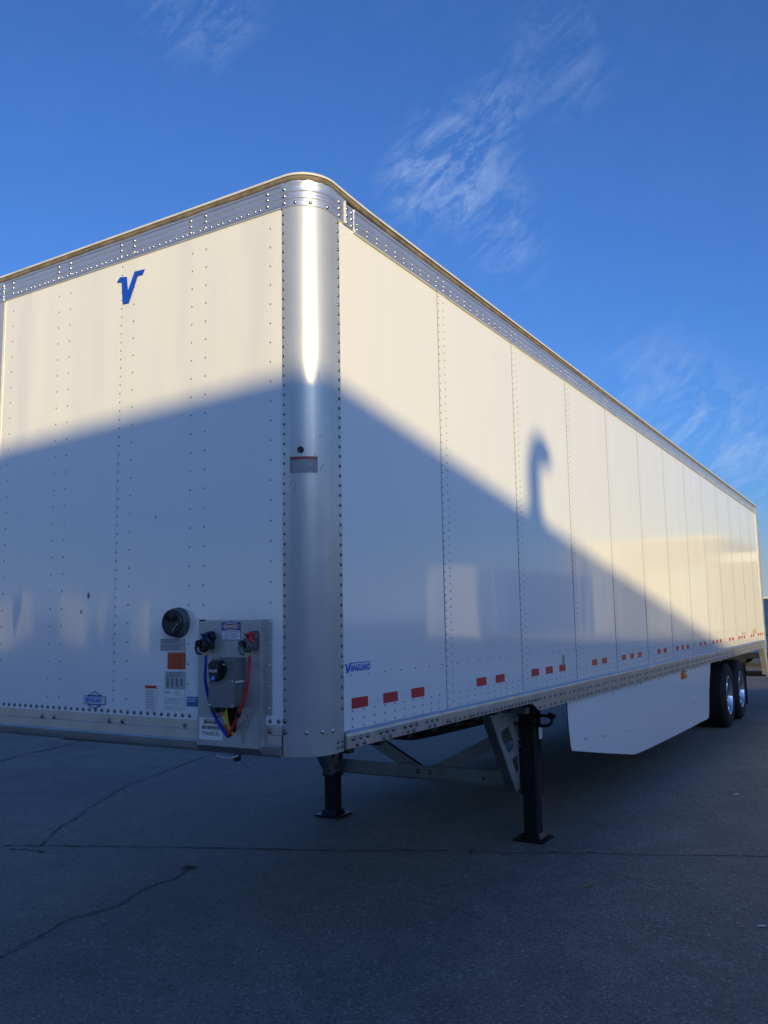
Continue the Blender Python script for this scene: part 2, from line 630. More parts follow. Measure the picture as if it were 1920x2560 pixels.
def lines(mb, u0, u1, v0, v1, n, fn, off, fill=0.5, ragged=0.25):
    """rows of too small print: short word-length dashes"""
    dv = (v1 - v0) / n
    for i in range(n):
        va = v0 + dv * (i + 0.25)
        end = u1 - (u1 - u0) * random.random() * ragged
        u = u0
        while u < end:
            w = (u1 - u0) * random.uniform(0.04, 0.16)
            plate(mb, u, min(end, u + w), va, va + dv * fill, fn, off)
            u += w + (u1 - u0) * 0.02
    return mb


def sweep(mb, prof, path, zfun=None):
    """prof list of (offset outward, z); path list of ((x,y),(nx,ny)). open profile strip"""
    n = len(prof)
    o = len(mb.v)
    for (x, y), (nx, ny) in path:
        for off, z in prof:
            dz = zfun(x, y, z) if zfun else 0.0
            mb.v.append((x + nx * off, y + ny * off, z + dz))
    for i in range(len(path) - 1):
        for k in range(n - 1):
            mb.f.append((o + i * n + k, o + (i + 1) * n + k, o + (i + 1) * n + k + 1, o + i * n + k + 1))
    for i in (0, len(path) - 1):
        mb.f.append(tuple(o + i * n + k for k in range(n)))
    return mb


# ------------------------------------------------------------------ ground
g = MB()
g.add([(-1500, -1500, 0), (1500, -1500, 0), (1500, 3000, 0), (-1500, 3000, 0)], [(0, 1, 2, 3)])
ground = g.build('asphalt_ground', 'asphalt', origin=(0, 0, 0))
ground['kind'] = 'structure'


def crack(pts, w, mat, z, jit=0.02, sub=0.06, name='pavement_crack', breaks=0.0):
    P = []
    for a, b in zip(pts[:-1], pts[1:]):
        a, b = Vector((a[0], a[1], 0)), Vector((b[0], b[1], 0))
        k = max(1, int((b - a).length / sub))
        for i in range(k):
            P.append(a + (b - a) * (i / k))
    P.append(Vector((pts[-1][0], pts[-1][1], 0)))
    L, Rr = [], []
    drift = 0
    for i, p in enumerate(P):
        t = (P[min(i + 1, len(P) - 1)] - P[max(i - 1, 0)]).normalized()
        nrm = Vector((-t.y, t.x, 0))
        drift = drift * 0.75 + random.uniform(-jit, jit)
        ww = w * random.uniform(0.15, 1.45)
        if random.random() < 0.14:
            ww *= 2.4
        if i in (0, len(P) - 1):
            ww = 0.001
        c = p + nrm * drift
        L.append(c + nrm * ww / 2)
        Rr.append(c - nrm * ww / 2)
    mb = MB()
    vs = [(v.x, v.y, z) for v in L] + [(v.x, v.y, z) for v in Rr]
    n = len(P)
    fs = [(i, i + 1, n + i + 1, n + i) for i in range(n - 1) if random.random() >= breaks]
    mb.add(vs, fs)
    return mb.build(name, mat, ground)


JOINT = [(-7.5, -0.1), (-5.6, 0.66), (-4.123, 1.344), (-3.784, 1.5), (-3.367, 1.68), (-2.755, 1.975), (-2.119, 2.231), (-1.395, 2.552),
         (-0.759, 2.87), (-0.407, 2.99), (0.091, 3.226), (0.825, 3.53), (1.408, 3.79), (2.4, 4.2), (4.2, 5.0)]
crack(JOINT, 0.026, 'crack_edge', 0.003, 0.006, name='pavement_joint')
crack(JOINT, 0.0085, 'crack', 0.006, 0.012, name='pavement_joint', breaks=0.42)
CR_A = [(-3.808, 1.488), (-4.002, 1.747), (-4.232, 2.021), (-4.288, 2.198), (-4.477, 2.48), (-4.611, 2.646), (-4.788, 2.989), (-5.024, 3.435),
        (-5.201, 3.69), (-5.236, 3.917), (-5.432, 4.523), (-5.656, 5.173), (-5.87, 5.867), (-6.2, 6.9)]
crack(CR_A, 0.024, 'crack_edge', 0.003, 0.006)
crack(CR_A, 0.008, 'crack', 0.006, 0.012, breaks=0.38)
CR_B = [(-7.5, 3.3), (-7.994, 4.1), (-8.246, 4.48), (-8.336, 4.755), (-8.308, 4.876), (-8.379, 5.226), (-8.478, 5.536), (-8.7, 6.4)]
crack(CR_B, 0.05, 'crack_edge', 0.003, 0.01)
crack(CR_B, 0.016, 'crack', 0.006, 0.02, breaks=0.4)
CR_C = [(-1.9, -0.8), (-1.964, -0.193), (-1.996, -0.089), (-2.019, 0.026), (-2.051, 0.123), (-2.111, 0.291), (-2.143, 0.444), (-2.095, 0.604),
        (-2.069, 0.757), (-2.119, 0.878), (-2.172, 1.003), (-2.191, 1.181), (-2.156, 1.312), (-2.24, 1.54)]
crack(CR_C, 0.020, 'crack_edge', 0.003, 0.005, 0.04)
crack(CR_C, 0.0068, 'crack', 0.006, 0.011, 0.03, breaks=0.14)
crack([(-3.95, 1.30), (-3.748, 1.37), (-3.593, 1.362), (-3.42, 1.44)], 0.010, 'crack', 0.006, 0.006, 0.04)
for x, y, dx, dy in ((-2.05, 0.10, 0.10, 0.05), (-2.10, 0.40, -0.12, 0.03), (-2.16, 1.05, 0.09, 0.06), (-3.0, 1.83, 0.05, -0.13), (-1.8, 2.36, 0.12, 0.16), (-0.62, 2.92, 0.05, -0.12), (-4.3, 2.25, 0.16, 0.04), (-4.9, 3.2, -0.14, 0.10)):
    crack([(x, y), (x + dx * 0.5 + 0.01, y + dy * 0.5), (x + dx, y + dy)], 0.006, 'crack', 0.0065, 0.006, 0.02)
pm = MB()
pv = []
for k in range(14):
    a = 2 * math.pi * k / 14
    rr = random.uniform(0.7, 1.2)
    pv.append((-2.255 + 0.055 * rr * math.cos(a), 1.575 + 0.045 * rr * math.sin(a), 0.007))
pm.add(pv, [tuple(range(14))])
pm.build('pavement_pit', 'crack', ground)


def leaf(name, x, y, s, rot, label, cat, mat, curl=0.5):
    mb = MB()
    n = 7
    for i in range(n):
        t = i / (n - 1)
        w = s * 0.28 * math.sin(math.pi * (0.08 + 0.88 * t)) * random.uniform(0.75, 1.15)
        zc = 0.006 + s * curl * 0.5 * (t - 0.35) ** 2
        for sgn, up in ((-1, 0.22), (0, 0.0), (1, 0.25)):
            u, v = s * (t - 0.5), sgn * w
            mb.v.append((x + u * math.cos(rot) - v * math.sin(rot), y + u * math.sin(rot) + v * math.cos(rot), zc + up * abs(v)))
    for i in range(n - 1):
        for k in range(2):
            a = i * 3 + k
            mb.f.append((a, a + 3, a + 4, a + 1))
    o = mb.build(name, mat, smooth=60)
    return tag(o, label, cat)


leaf('dry_leaf', 0.469, 2.469, 0.075, 0.3, 'curled brown dry leaf on the open asphalt right of the near landing foot', 'leaf', 'leaf', 1.2)
leaf('dry_leaf', -1.636, 1.678, 0.065, 2.2, 'small dull dry leaf on the asphalt below the pavement joint, right of the pit', 'leaf', 'leaf')
leaf('paper_scrap', 0.856, 6.009, 0.07, 1.0, 'tiny pale scrap of litter on the asphalt below the white skirt', 'litter', 'litter', 0.3)
leaf('paper_scrap', 1.558, 2.203, 0.055, 0.4, 'tiny pale scrap of litter at the right edge of the photo, nearest the viewer', 'litter', 'litter', 0.3)
leaf('paper_scrap', -4.803, 5.347, 0.09, 0.9, 'tiny pale scrap of litter on the asphalt under the trailer nose', 'litter', 'litter', 0.3)

# ------------------------------------------------------------------ warehouse behind the viewer (throws the long shadow)
ED = Vector((0.9415, 0.337, 0)).normalized()
EN = Vector((ED.y, -ED.x, 0))          # away from the trailer
EP = Vector((14.34, -12.46, 0))
EZ = 5.75
wh = thing('warehouse', 'long pale warehouse with flat roof whose shadow falls across the trailer', 'building', EP)
ZUP = Vector((0, 0, 1))


def along(s0, s1, d0, d1, z0, z1, mb):
    ps = [EP + ED * s + EN * d for s, d in ((s0, d0), (s1, d0), (s1, d1), (s0, d1))]
    mb.add([p + ZUP * z0 for p in ps] + [p + ZUP * z1 for p in ps], [(0, 3, 2, 1), (4, 5, 6, 7), (0, 1, 5, 4), (1, 2, 6, 5), (2, 3, 7, 6), (3, 0, 4, 7)])
    return mb


along(-25, 32, 0, 26, 0, EZ - 0.25, MB()).build('wall', 'wall_pale', wh)
along(-25.1, 32.1, -0.1, 0.25, EZ - 0.25, EZ, MB()).build('parapet', 'wall_tan', wh)
first = None
for k in range(10):
    s0 = -22 + k * 5.2
    dmb = along(s0, s0 + 3, -0.06, 0.0, 1.2, 4.2, MB())
    dd = dmb.build('dock_door', 'door_w', wh)
    for j in range(4):
        along(s0 + 0.05, s0 + 2.95, -0.075, -0.06, 1.23 + j * 0.75, 1.23 + j * 0.75 + 0.68, MB()).build('door_panel', 'door_w', dd)
# gooseneck vent on the roof
vt = EP + ED * 2.86 + EN * 0.5
hdir = Vector((-0.36, 0.93, 0)).normalized()
vent = thing('roof_vent_pipe', 'gooseneck vent pipe on the warehouse roof, seen as a hooked shadow on the trailer', 'pipe', (vt.x, vt.y, EZ - 0.25))
rb = 0.27
zc = 6.14
pth = [vt + ZUP * (EZ - 0.25), vt + ZUP * zc]
for k in range(1, 11):
    a = math.pi * k / 10 * 0.78
    pth.append(vt + hdir * (rb - rb * math.cos(a)) + ZUP * (zc + rb * math.sin(a)))
MB().tube(pth, 0.108, 16).build('pipe', 'galv', vent, 40)
MB().lathe([(0.0, 0.42), (0.12, 0.42), (0.15, 0.37), (0.30, 0.0)], vt + ZUP * (EZ - 0.25), (0, 0, 1), 20).build('flashing', 'galv', vent, 40)

# ------------------------------------------------------------------ THE TRAILER
TW = 2.606
TL = 16.10
T = thing('semi_trailer', 'long white box semi trailer with rounded aluminium front corner parked on its landing legs', 'semi trailer', (-1.303, 8.0, 0))
S0, SP = 0.126, 1.2319
ZB, ZR = 1.247, 3.862       # side sheet between bottom rail and top rail


def fz(x, z):   # slight rack of the nose
    xx = min(x, -0.19)
    return (xx + 1.36) * (-0.006 + 0.0071 * (z - 1.32))


def corner_z(x, y, z):
    f = fz(x, z)
    if y > 0.0:
        f *= max(0.0, 1 - y / 0.30)
    return f


# --- floor, roof, hidden structure
MB().box(-TW + 0.02, -0.02, 0.20, 15.95, 1.20, 1.235).box(-TW + 0.2, -0.2, 0.05, 0.20, 1.20, 1.235).build('floor', 'dark', T)
rf = MB()
rf.box(-TW + 0.03, -0.03, 0.20, TL - 0.03, 4.012, 4.022)
rf.box(-TW + 0.2, -0.2, 0.03, 0.20, 4.012, 4.022)
rf.build('roof', 'roof', T)
fm = MB()
for k in range(52):
    y = 0.35 + k * 0.305
    if y < 15.8:
        fm.box(-TW + 0.05, -0.05, y, y + 0.05, 1.125, 1.20)
fm.box(-2.05, -0.55, 0.25, 1.6, 1.10, 1.125)
fm.build('floor_frame', 'dark', T)

# --- side sheets
ys = [0.228] + [S0 + SP * k for k in range(1, 13)] + [15.955]
for i in range(13):
    a, b = ys[i], ys[i + 1]
    mb = MB()
    nseg = 6
    dep = [0.0, 0.0]
    mb.box(-0.012, 0.0, a + 0.0035, b, ZB - 0.03, ZR + 0.05)
    # lapped edge: strip standing 2 mm proud behind each seam
    if i > 0:
        mb.box(0.0005, 0.0022, a + 0.0035, a + 0.115, ZB, ZR + 0.03)
    mb.build('side_panel', 'paint', T)
for y in ys[1:-1]:
    MB().box(-0.02, 0.0026, y - 0.0025, y + 0.0032, ZB, ZR + 0.02).build('panel_seam', 'seam', T)
MB().box(-TW, -TW + 0.012, 0.228, 15.955, ZB - 0.03, ZR + 0.05).build('side_panel', 'paint', T, label='far side wall of the trailer, turned away')

# --- front sheets (seam at x=-1.36)
for a, b in ((-TW + 0.19, -1.3615), (-1.3585, -0.188)):
    mb = MB()
    z0, z1 = 1.28, 3.90
    vs = []
    for y in (0.002, 0.016):
        for x in (a, b):
            for z in (z0, z1):
                vs.append((x, y, z + fz(x, z)))
    mb.add(vs, [(0, 2, 3, 1), (4, 5, 7, 6), (0, 4, 6, 2), (1, 3, 7, 5), (0, 1, 5, 4), (2, 6, 7, 3)])
    mb.build('front_panel', 'paint_front', T)
MB().box(-TW + 0.19, -0.19, 0.03, 0.05, 1.2, 3.95).build('front_backing', 'dark', T)

# --- rounded corner posts


def corner_path(mir=False, ext=0.226, fl=0.187, n=18):
    pts = [((-fl, 0.0), (0, -1)), ((-PR, 0.0), (0, -1))]
    for k in range(1, n):
        a = math.pi / 2 * (1 - k / n)
        nx, ny = math.cos(a), -math.sin(a)
        pts.append(((PC[0] + PR * nx, PC[1] + PR * ny), (nx, ny)))
    pts += [((0.0, PR), (1, 0)), ((0.0, ext), (1, 0))]
    if mir:
        pts = [((-TW - x, y), (-nx, ny)) for (x, y), (nx, ny) in pts]
    return pts


for mir in (False, True):
    mb = MB()
    sweep(mb, [(-0.01, 1.165), (0.004, 1.160), (0.006, 1.168), (0.006, 3.905), (-0.01, 3.905)], corner_path(mir), corner_z)
    mb.build('corner_post', 'alu', T, 35)
    mb = MB()   # corner casting of the top rail
    sweep(mb, [(0.002, 3.868), (0.011, 3.870), (0.011, 3.906), (0.008, 3.909), (0.011, 3.912), (0.011, 3.944), (0.008, 3.947), (0.011, 3.950),
               (0.011, 3.984), (0.014, 3.990), (0.014, 4.006), (-0.02, 4.008)], corner_path(mir, 0.268, 0.187), corner_z)
    mb.build('rail_corner', 'alu_h', T, 30)

# --- front top rail, drip seal, roof edge
fp = [((-TW + 0.187, 0.0), (0, -1)), ((-1.30, 0.0), (0, -1)), ((-0.187, 0.0), (0, -1))]
mb = MB()
sweep(mb, [(0.002, 3.876), (0.008, 3.877), (0.008, 3.884), (0.010, 3.886), (0.010, 3.918), (0.006, 3.921), (0.010, 3.924), (0.010, 3.954), (0.006, 3.957),
           (0.010, 3.960), (0.010, 3.986), (0.014, 3.989), (0.014, 4.003), (-0.02, 4.006)], fp, corner_z)
mb.build('front_rail', 'alu_h', T, 30)
# side top rail: flared lip, two rivet bands, upper band
for mir in (False, True):
    q = -TW if mir else 0.0
    sg = -1 if mir else 1
    sp = [((q, 0.372), (sg, 0)), ((q, TL - 0.16), (sg, 0))]
    mb = MB()
    sweep(mb, [(0.002, 3.856), (0.017, 3.857), (0.017, 3.862), (0.009, 3.878), (0.009, 3.894), (0.005, 3.897), (0.009, 3.900), (0.009, 3.926), (0.005, 3.929),
               (0.009, 3.932), (0.009, 3.968), (0.013, 3.972), (0.013, 3.988), (-0.02, 3.99)], sp)
    mb.build('side_rail', 'alu_h', T, 30)
    mb = MB()   # splice plate between corner and rail
    sweep(mb, [(0.002, 3.866), (0.006, 3.868), (0.006, 3.990), (-0.02, 3.992)], [((q, 0.268), (sg, 0)), ((q, 0.372), (sg, 0))])
    mb.build('rail_splice', 'alu_h', T, 30)
    mb = MB()
    sweep(mb, [(0.002, 3.870), (0.014, 3.872), (0.014, 3.996), (0.0, 3.998)], [((q, 0.270), (sg, 0)), ((q, 0.286), (sg, 0))])
    mb.build('joint_strip', 'roof', T, 30)
full = [((-TW, TL - 0.1), (-1, 0)), ((-TW, 8.0), (-1, 0)), ((-TW, 0.5), (-1, 0)), ((-TW, 0.3), (-1, 0))] + corner_path(True)[::-1] + [((-1.9, 0), (0, -1)), ((-1.3, 0), (0, -1)), ((-0.7, 0), (0, -1))] + corner_path(False) + [
    ((0.0, 0.3), (1, 0)), ((0.0, 0.5), (1, 0)), ((0.0, 8.0), (1, 0)), ((0.0, TL - 0.1), (1, 0))]


def roof_z(x, y, z):
    c = corner_z(x, y, z)
    return c - 0.012 * min(1.0, max(0.0, (y - 0.3) / 0.5))


mb = MB()
# densify for an uneven bead of sealant
dense = []
for (p0, n0), (p1, n1) in zip(full[:-1], full[1:]):
    L = math.hypot(p1[0] - p0[0], p1[1] - p0[1])
    k = max(1, int(L / 0.12))
    for i in range(k):
        t = i / k
        dense.append(((p0[0] + (p1[0] - p0[0]) * t, p0[1] + (p1[1] - p0[1]) * t), n0 if t < 0.5 else n1))
dense.append(full[-1])
jz = {}


def seal_z(x, y, z):
    key = (round(x, 3), round(y, 3))
    if key not in jz:
        jz[key] = random.uniform(-0.0035, 0.003)
    return roof_z(x, y, z) + (jz[key] if z < 4.01 else 0)


sweep(mb, [(0.0, 4.002), (0.012, 4.000), (0.020, 4.006), (0.022, 4.020), (0.018, 4.026), (0.0, 4.028)], dense, seal_z)
mb.build('roof_seal', 'sealant', T, 50)
mb = MB()
sweep(mb, [(-0.05, 4.0272), (0.024, 4.0272), (0.027, 4.031), (0.026, 4.038), (0.018, 4.043), (-0.02, 4.046), (-0.06, 4.046)], full, roof_z)
mb.build('roof_edge', 'roof', T, 50)

# --- side bottom rails
SBR = [(0.0, 1.252), (0.006, 1.249), (0.016, 1.238), (0.018, 1.225)]


def rail_piece(poly_bottom, y0, y1, x0, sg, name='bottom_rail'):
    """vertical web with stepped lower edge, poly_bottom = list (y,z) along lower edge from y0 to y1"""
    mb = MB()
    sweep(mb, [(-0.01, 1.2515)] + SBR, [((x0, y0), (sg, 0)), ((x0, y1), (sg, 0))])
    top = [(y0, 1.225), (y1, 1.225)]
    poly = top[::-1] + [(y0, poly_bottom[0][1])] + [p for p in poly_bottom if y0 < p[0] < y1] + [(y1, poly_bottom[-1][1])]
    poly = [(y0, 1.225)] + [(y0, poly_bottom[0][1])] + [p for p in poly_bottom if y0 < p[0] < y1] + [(y1, poly_bottom[-1][1]), (y1, 1.225)]
    mb.prism(poly, lambda u, v, o: (x0 + sg * (0.010 + o), u, v), 0.008)
    return mb.build(name, 'alu_dull', T, 30)


for q, sg in ((0.0, 1), (-TW, -1)):
    rail_piece([(0.229, 1.166), (1.257, 1.166)], 0.229, 1.257, q, sg)
    rail_piece([(1.262, 1.166), (2.710, 1.164), (2.848, 1.098), (15.95, 1.086)], 1.262, 15.95, q, sg)

# --- front bottom rail: two flat bands, ridge, rounded lip
mb = MB()
sweep(mb, [(0.0, 1.301), (0.006, 1.300), (0.007, 1.257), (0.013, 1.253), (0.014, 1.211), (0.030, 1.208), (0.034, 1.203), (0.032, 1.186), (0.026, 1.166), (0.012, 1.153), (-0.02, 1.150)],
      [((-TW + 0.19, 0.0), (0, -1)), ((-1.3, 0.0), (0, -1)), ((-0.193, 0.0), (0, -1))], lambda x, y, z: fz(x, z) * 0.8)
mb.build('front_bottom_rail', 'alu_dull', T, 30)

# --- rivets and bolts
rv = MB().dome((0, 0, 0), (0, -1, 0), 0.0085, 0.005, 8)
RV0 = {}


def fast(name, mat, p, nrm, r, h, n=8):
    key = (name, mat, tuple(nrm), r)
    if key not in RV0:
        RV0[key] = MB().dome((0, 0, 0), nrm, r, h, n).build(name, mat, T, 60, origin=(0, 0, 0))
        o = RV0[key]
        o.location = Vector(p) - ORG[T.name]
        ORG[o.name] = Vector(p)
        return o
    return clone(RV0[key], T, p)


NF, NS = (0, -1, 0), (1, 0, 0)
# big bolts along the front bottom rail and the row above
for x in (-1.919, -1.817, -1.368, -1.267, -0.815):
    fast('bolt', 'bolt', (x, -0.007, 1.268), NF, 0.0125, 0.009)
x = -2.38
xs_ = []
while x < -0.75:
    xs_.append(x)
    x += 0.0497
for x in xs_ + [-0.271, -0.221]:
    fast('bolt', 'bolt', (x, 0.002, 1.319 - 0.006 * (x + 1.36)), NF, 0.0108, 0.008)
for x, z in ((-0.266, 1.266), (-0.178, 1.266), (-0.178, 1.318)):
    fast('bolt', 'bolt', (x, -0.008, z), NF, 0.0125, 0.009)
for a in (57, 31, 10):
    p = on_post(0.006)(a, 1.266, 0)
    fast('bolt', 'rivet', p, (math.cos(R(a)), -math.sin(R(a)), 0), 0.0125, 0.009)
for y, z in ((0.17, 1.196), (0.17, 1.172), (0.205, 1.196), (0.205, 1.172)):
    fast('bolt', 'bolt', (0.006, y, z + 0.012), NS, 0.010, 0.008)
# bottom rail bolts on the near side
for c in (0.291, 0.549, 0.807, 1.060):
    for k in range(3):
        fast('bolt', 'bolt', (0.018, c + 0.065 * k, 1.210), NS, 0.0125, 0.010)
    for k in range(2):
        fast('bolt', 'bolt', (0.018, c + 0.0325 + 0.065 * k, 1.181), NS, 0.0125, 0.010)
for y in (1.323, 1.353, 1.423, 1.491, 1.563, 1.63, 1.662, 1.699, 1.756, 1.818, 1.882, 1.946, 2.011, 2.073, 2.137, 2.202, 2.263, 2.328, 2.394, 2.459,
          2.522, 2.586, 2.65, 2.715, 2.773, 2.813, 2.876, 2.972):
    fast('bolt', 'bolt', (0.018, y, 1.183), NS, 0.0118, 0.010)
bl = MB()
y = 2.872
pairs = []
while y < 15.6:
    pairs += [y, y + 0.098]
    y += 0.232 if y < 4.3 else 0.305
for y in pairs:
    for z in (1.178, 1.120):
        if (z < 1.15) or y > 3.05:
            bl.dome((0.018, y, z), NS, 0.0115, 0.010, 6)
# corner post rivets (near side): both edges
z = 1.365
while z < 3.86:
    fast('rivet', 'bolt', (-0.178, -0.006, z), NF, 0.0072, 0.005)
    fast('rivet', 'bolt', (0.006, 0.210, z), NS, 0.0092, 0.007)
    z += 0.0497
# front top rail rivets
for i, x in enumerate((-2.43, -2.33, -1.895, -1.79, -1.352, -1.246, -0.812, -0.704, -0.281)):
    for z in (3.905, 3.940, 3.973):
        fast('rivet', 'rivet', (x, -0.010, z + fz(x, z)), NF, 0.0095, 0.007)
for z in (3.893, 3.930, 3.967):
    fast('rivet', 'rivet', (-0.172, -0.011, z + fz(-0.19, z)), NF, 0.0105, 0.008)
    fast('rivet', 'rivet', (0.011, 0.222, z), NS, 0.0105, 0.008)
    fast('rivet', 'rivet', (0.006, 0.300, z - 0.006), NS, 0.0105, 0.008)
    fast('rivet', 'rivet', (0.006, 0.348, z - 0.008), NS, 0.0105, 0.008)
for a in (72, 46, 14):
    p = on_post(0.011)(a, 3.892 + 0.010 * a / 90, 0)
    fast('rivet', 'rivet', p, (math.cos(R(a)), -math.sin(R(a)), 0), 0.0105, 0.008)
rr0 = MB()
st = MB()
x = -2.28
k = 0
while x < -0.30:
    rr0.dome((x, -0.010, 3.899 + fz(x, 3.9)), NF, 0.0070, 0.006, 6)
    x += 0.048 if k % 3 else 0.032
    k += 1
# front sheet rivet columns
for x in (-2.33, -1.893, -1.792, -1.2515, -0.806, -0.7065, -0.269):
    z = 3.79 if x != -1.2515 else 3.70
    while z > 1.36:
        if not (x < -0.7 and x > -0.72 and z < 1.8) and not (x > -0.3 and z < 1.85):
            st.dome((x, 0.0025, z + fz(x, z)), NF, 0.0060, 0.0042, 6)
        z -= 0.1005
z = 3.845
while z > 1.36:
    st.dome((-1.3495, 0.0025, z), NF, 0.0060, 0.0042, 6)
    z -= 0.0503
# side rivets: seams, bottom rows
for i, y in enumerate(ys[1:-1]):
    z = 1.267
    while z < 3.85:
        r = 0.0058
        st.dome((0.0022, y + 0.013, z), NS, r, 0.004, 6)
        if z + 0.024 < 3.85:
            st.dome((0.0022, y + 0.082, z + 0.024), NS, r, 0.004, 6)
        z += 0.0474
for i in range(13):
    a = ys[i]
    base = 0.308 if i == 0 else a + 0.184
    for k in range(10 if i < 12 else 8):
        y = base + k * 0.1058
        for z in (1.340, 1.301, 1.263):
            st.dome((0.0008, y, z), NS, 0.0058, 0.004, 6)
    for k in range(7 if i else 7):
        y = (0.298 if i == 0 else a + 0.156) + k * 0.168
        if y < ys[i + 1] - 0.02:
            st.dome((0.0008, y, 1.514), NS, 0.0056, 0.004, 6)
# side top rail rivets: two rows plus pairs
y = 0.40
k = 0
while y < 15.8:
    for z in (3.912, 3.884):
        rr0.dome((0.009, y, z), NS, 0.0068, 0.006, 6)
    y += 0.104
for yy in ys[1:-1]:
    for d in (0.013, 0.082):
        rr0.dome((0.009, yy + d, 3.946), NS, 0.0068, 0.006, 6)
st.v += []
rro = rr0.build('rail_rivets', 'rivet', T, 60)
rro['kind'] = 'stuff'
so = st.build('rivets', 'rivet_shaded', T, 60)
so['kind'] = 'stuff'
bo = bl.build('rail_bolts', 'bolt', T, 60)
bo['kind'] = 'stuff'

# --- reflective tape
n3 = (0.303, 0.610, 0.917)
n2 = (1.791, 2.099)
first_red = {}
for i in range(13):
    base = (i // 2) * 2 * SP
    src = n3 if i % 2 == 0 else n2
    wht = (0.456, 0.763) if i % 2 == 0 else (1.633, 1.945, 2.253)
    mat = 'redor' if i in (3, 4) else 'red'
    for s in src:
        y0 = base + s
        if y0 + 0.152 > 15.94:
            continue
        w = 0.153 if i < 12 else 0.12
        key = (mat,)
        mb = MB().prism(rect(y0, y0 + w, 1.3505, 1.4025), on_side(0.001), 0.0012)
        if key not in first_red:
            first_red[key] = mb.build('red_reflector', mat, T, origin=(0.001, y0, 1.3505), label=None)
        else:
            clone(first_red[key], T, (0.001, y0, 1.3505))
    for s in wht:
        y0 = base + s + (0.001 if i % 2 == 0 else 0)
        mb = MB().prism(rect(y0, y0 + (0.151 if i % 2 == 0 else 0.118), 1.3515, 1.4035), on_side(0.001), 0.0008)
        key = ('w', i % 2)
        if key not in first_red:
            first_red[key] = mb.build('white_reflector', 'tapew', T, origin=(0.001, y0, 1.3515))
        else:
            clone(first_red[key], T, (0.001, y0, 1.3515))

# --- lettering and stickers


def logo(parent, name, u0, v0, w, h, fn, off, mat, slant=0.0, text_bold=0.035):
    """wordmark: large V whose arm runs on as a bar over ANGUARD"""
    mb = MB()

    def P(a, b):
        return (u0 + w * (a + slant * b), v0 + h * b)
    V = [(0.0, 0.80), (0.03, 0.90), (0.115, 0.90), (0.125, 0.42), (0.225, 1.0), (0.985, 1.0), (0.965, 0.905), (0.275, 0.905), (0.135, 0.0), (0.085, 0.0), (0.062, 0.80)]
    V = [(0.0, 0.80), (0.03, 0.90), (0.118, 0.90), (0.128, 0.40), (0.20, 1.0), (1.0, 1.0), (0.985, 0.905), (0.265, 0.905), (0.150, 0.0), (0.088, 0.0), (0.065, 0.80)]
    pts = [P(a, b) for a, b in V]
    mb.add([fn(u, v, off) for u, v in pts], [(0, 1, 2, 10), (2, 3, 8, 9, 10), (3, 4, 7, 8), (4, 5, 6, 7)])
    text(mb, 'ANGUARD', u0 + w * 0.205, u0 + w * 0.985, v0 + h * 0.10, v0 + h * 0.80, fn, off, 0.22, text_bold)
    return mb.build(name, mat, parent)


def sticker(name, u0, u1, v0, v1, fn, mat, label=None, n=1, parent=None):
    return plate(MB(), u0, u1, v0, v1, fn, 0.0012, n).build(name, mat, parent or T, label=label)


SIDE, FRONT = on_side(0.0), on_front(-0.002)
# V emblem high on the nose
V = [(-1.389, 3.759), (-1.363, 3.785), (-1.306, 3.774), (-1.296, 3.690), (-1.246, 3.792), (-1.163, 3.788), (-1.181, 3.761), (-1.218, 3.763), (-1.286, 3.615), (-1.337, 3.618), (-1.350, 3.754)]
mb = MB()
mb.add([FRONT(u, v, 0.0035) for u, v in V], [(0, 1, 2, 10), (2, 3, 8, 9, 10), (3, 4, 7, 8), (4, 5, 6, 7)])
mb.build('letter_emblem', 'blue_ink', T, label='blue letter V high on the nose')
logo(T, 'maker_lettering', 0.238, 1.527, 0.252, 0.050, SIDE, 0.0014, 'blue_ink')

# emblem with crest outline on nose
em = MB()
for poly in ([(-1.545, 1.401), (-1.493, 1.423), (-1.440, 1.401), (-1.440, 1.396), (-1.545, 1.396)], [(-1.545, 1.349), (-1.440, 1.349), (-1.440, 1.344), (-1.493, 1.326), (-1.545, 1.344)], rect(-1.580, -1.406, 1.350, 1.397)):
    em.add([FRONT(u, v, 0.0010) for u, v in poly], [tuple(range(len(poly)))])
emb = em.build('maker_emblem', 'navy_ink', T, label='crest shaped emblem sticker low on the nose')
em = MB()
em.add([FRONT(u, v, 0.0014) for u, v in rect(-1.576, -1.410, 1.353, 1.394)], [(0, 1, 2, 3)])
em.add([FRONT(u, v, 0.0014) for u, v in [(-1.536, 1.4005), (-1.493, 1.418), (-1.450, 1.4005)]], [(0, 1, 2)])
em.add([FRONT(u, v, 0.0014) for u, v in [(-1.536, 1.346), (-1.450, 1.346), (-1.493, 1.331)]], [(0, 1, 2)])
em.build('sticker_face', 'pale_st', emb)
logo(emb, 'lettering', -1.573, 1.356, 0.140, 0.036, FRONT, 0.0018, 'blue_ink', 0, 0.04)

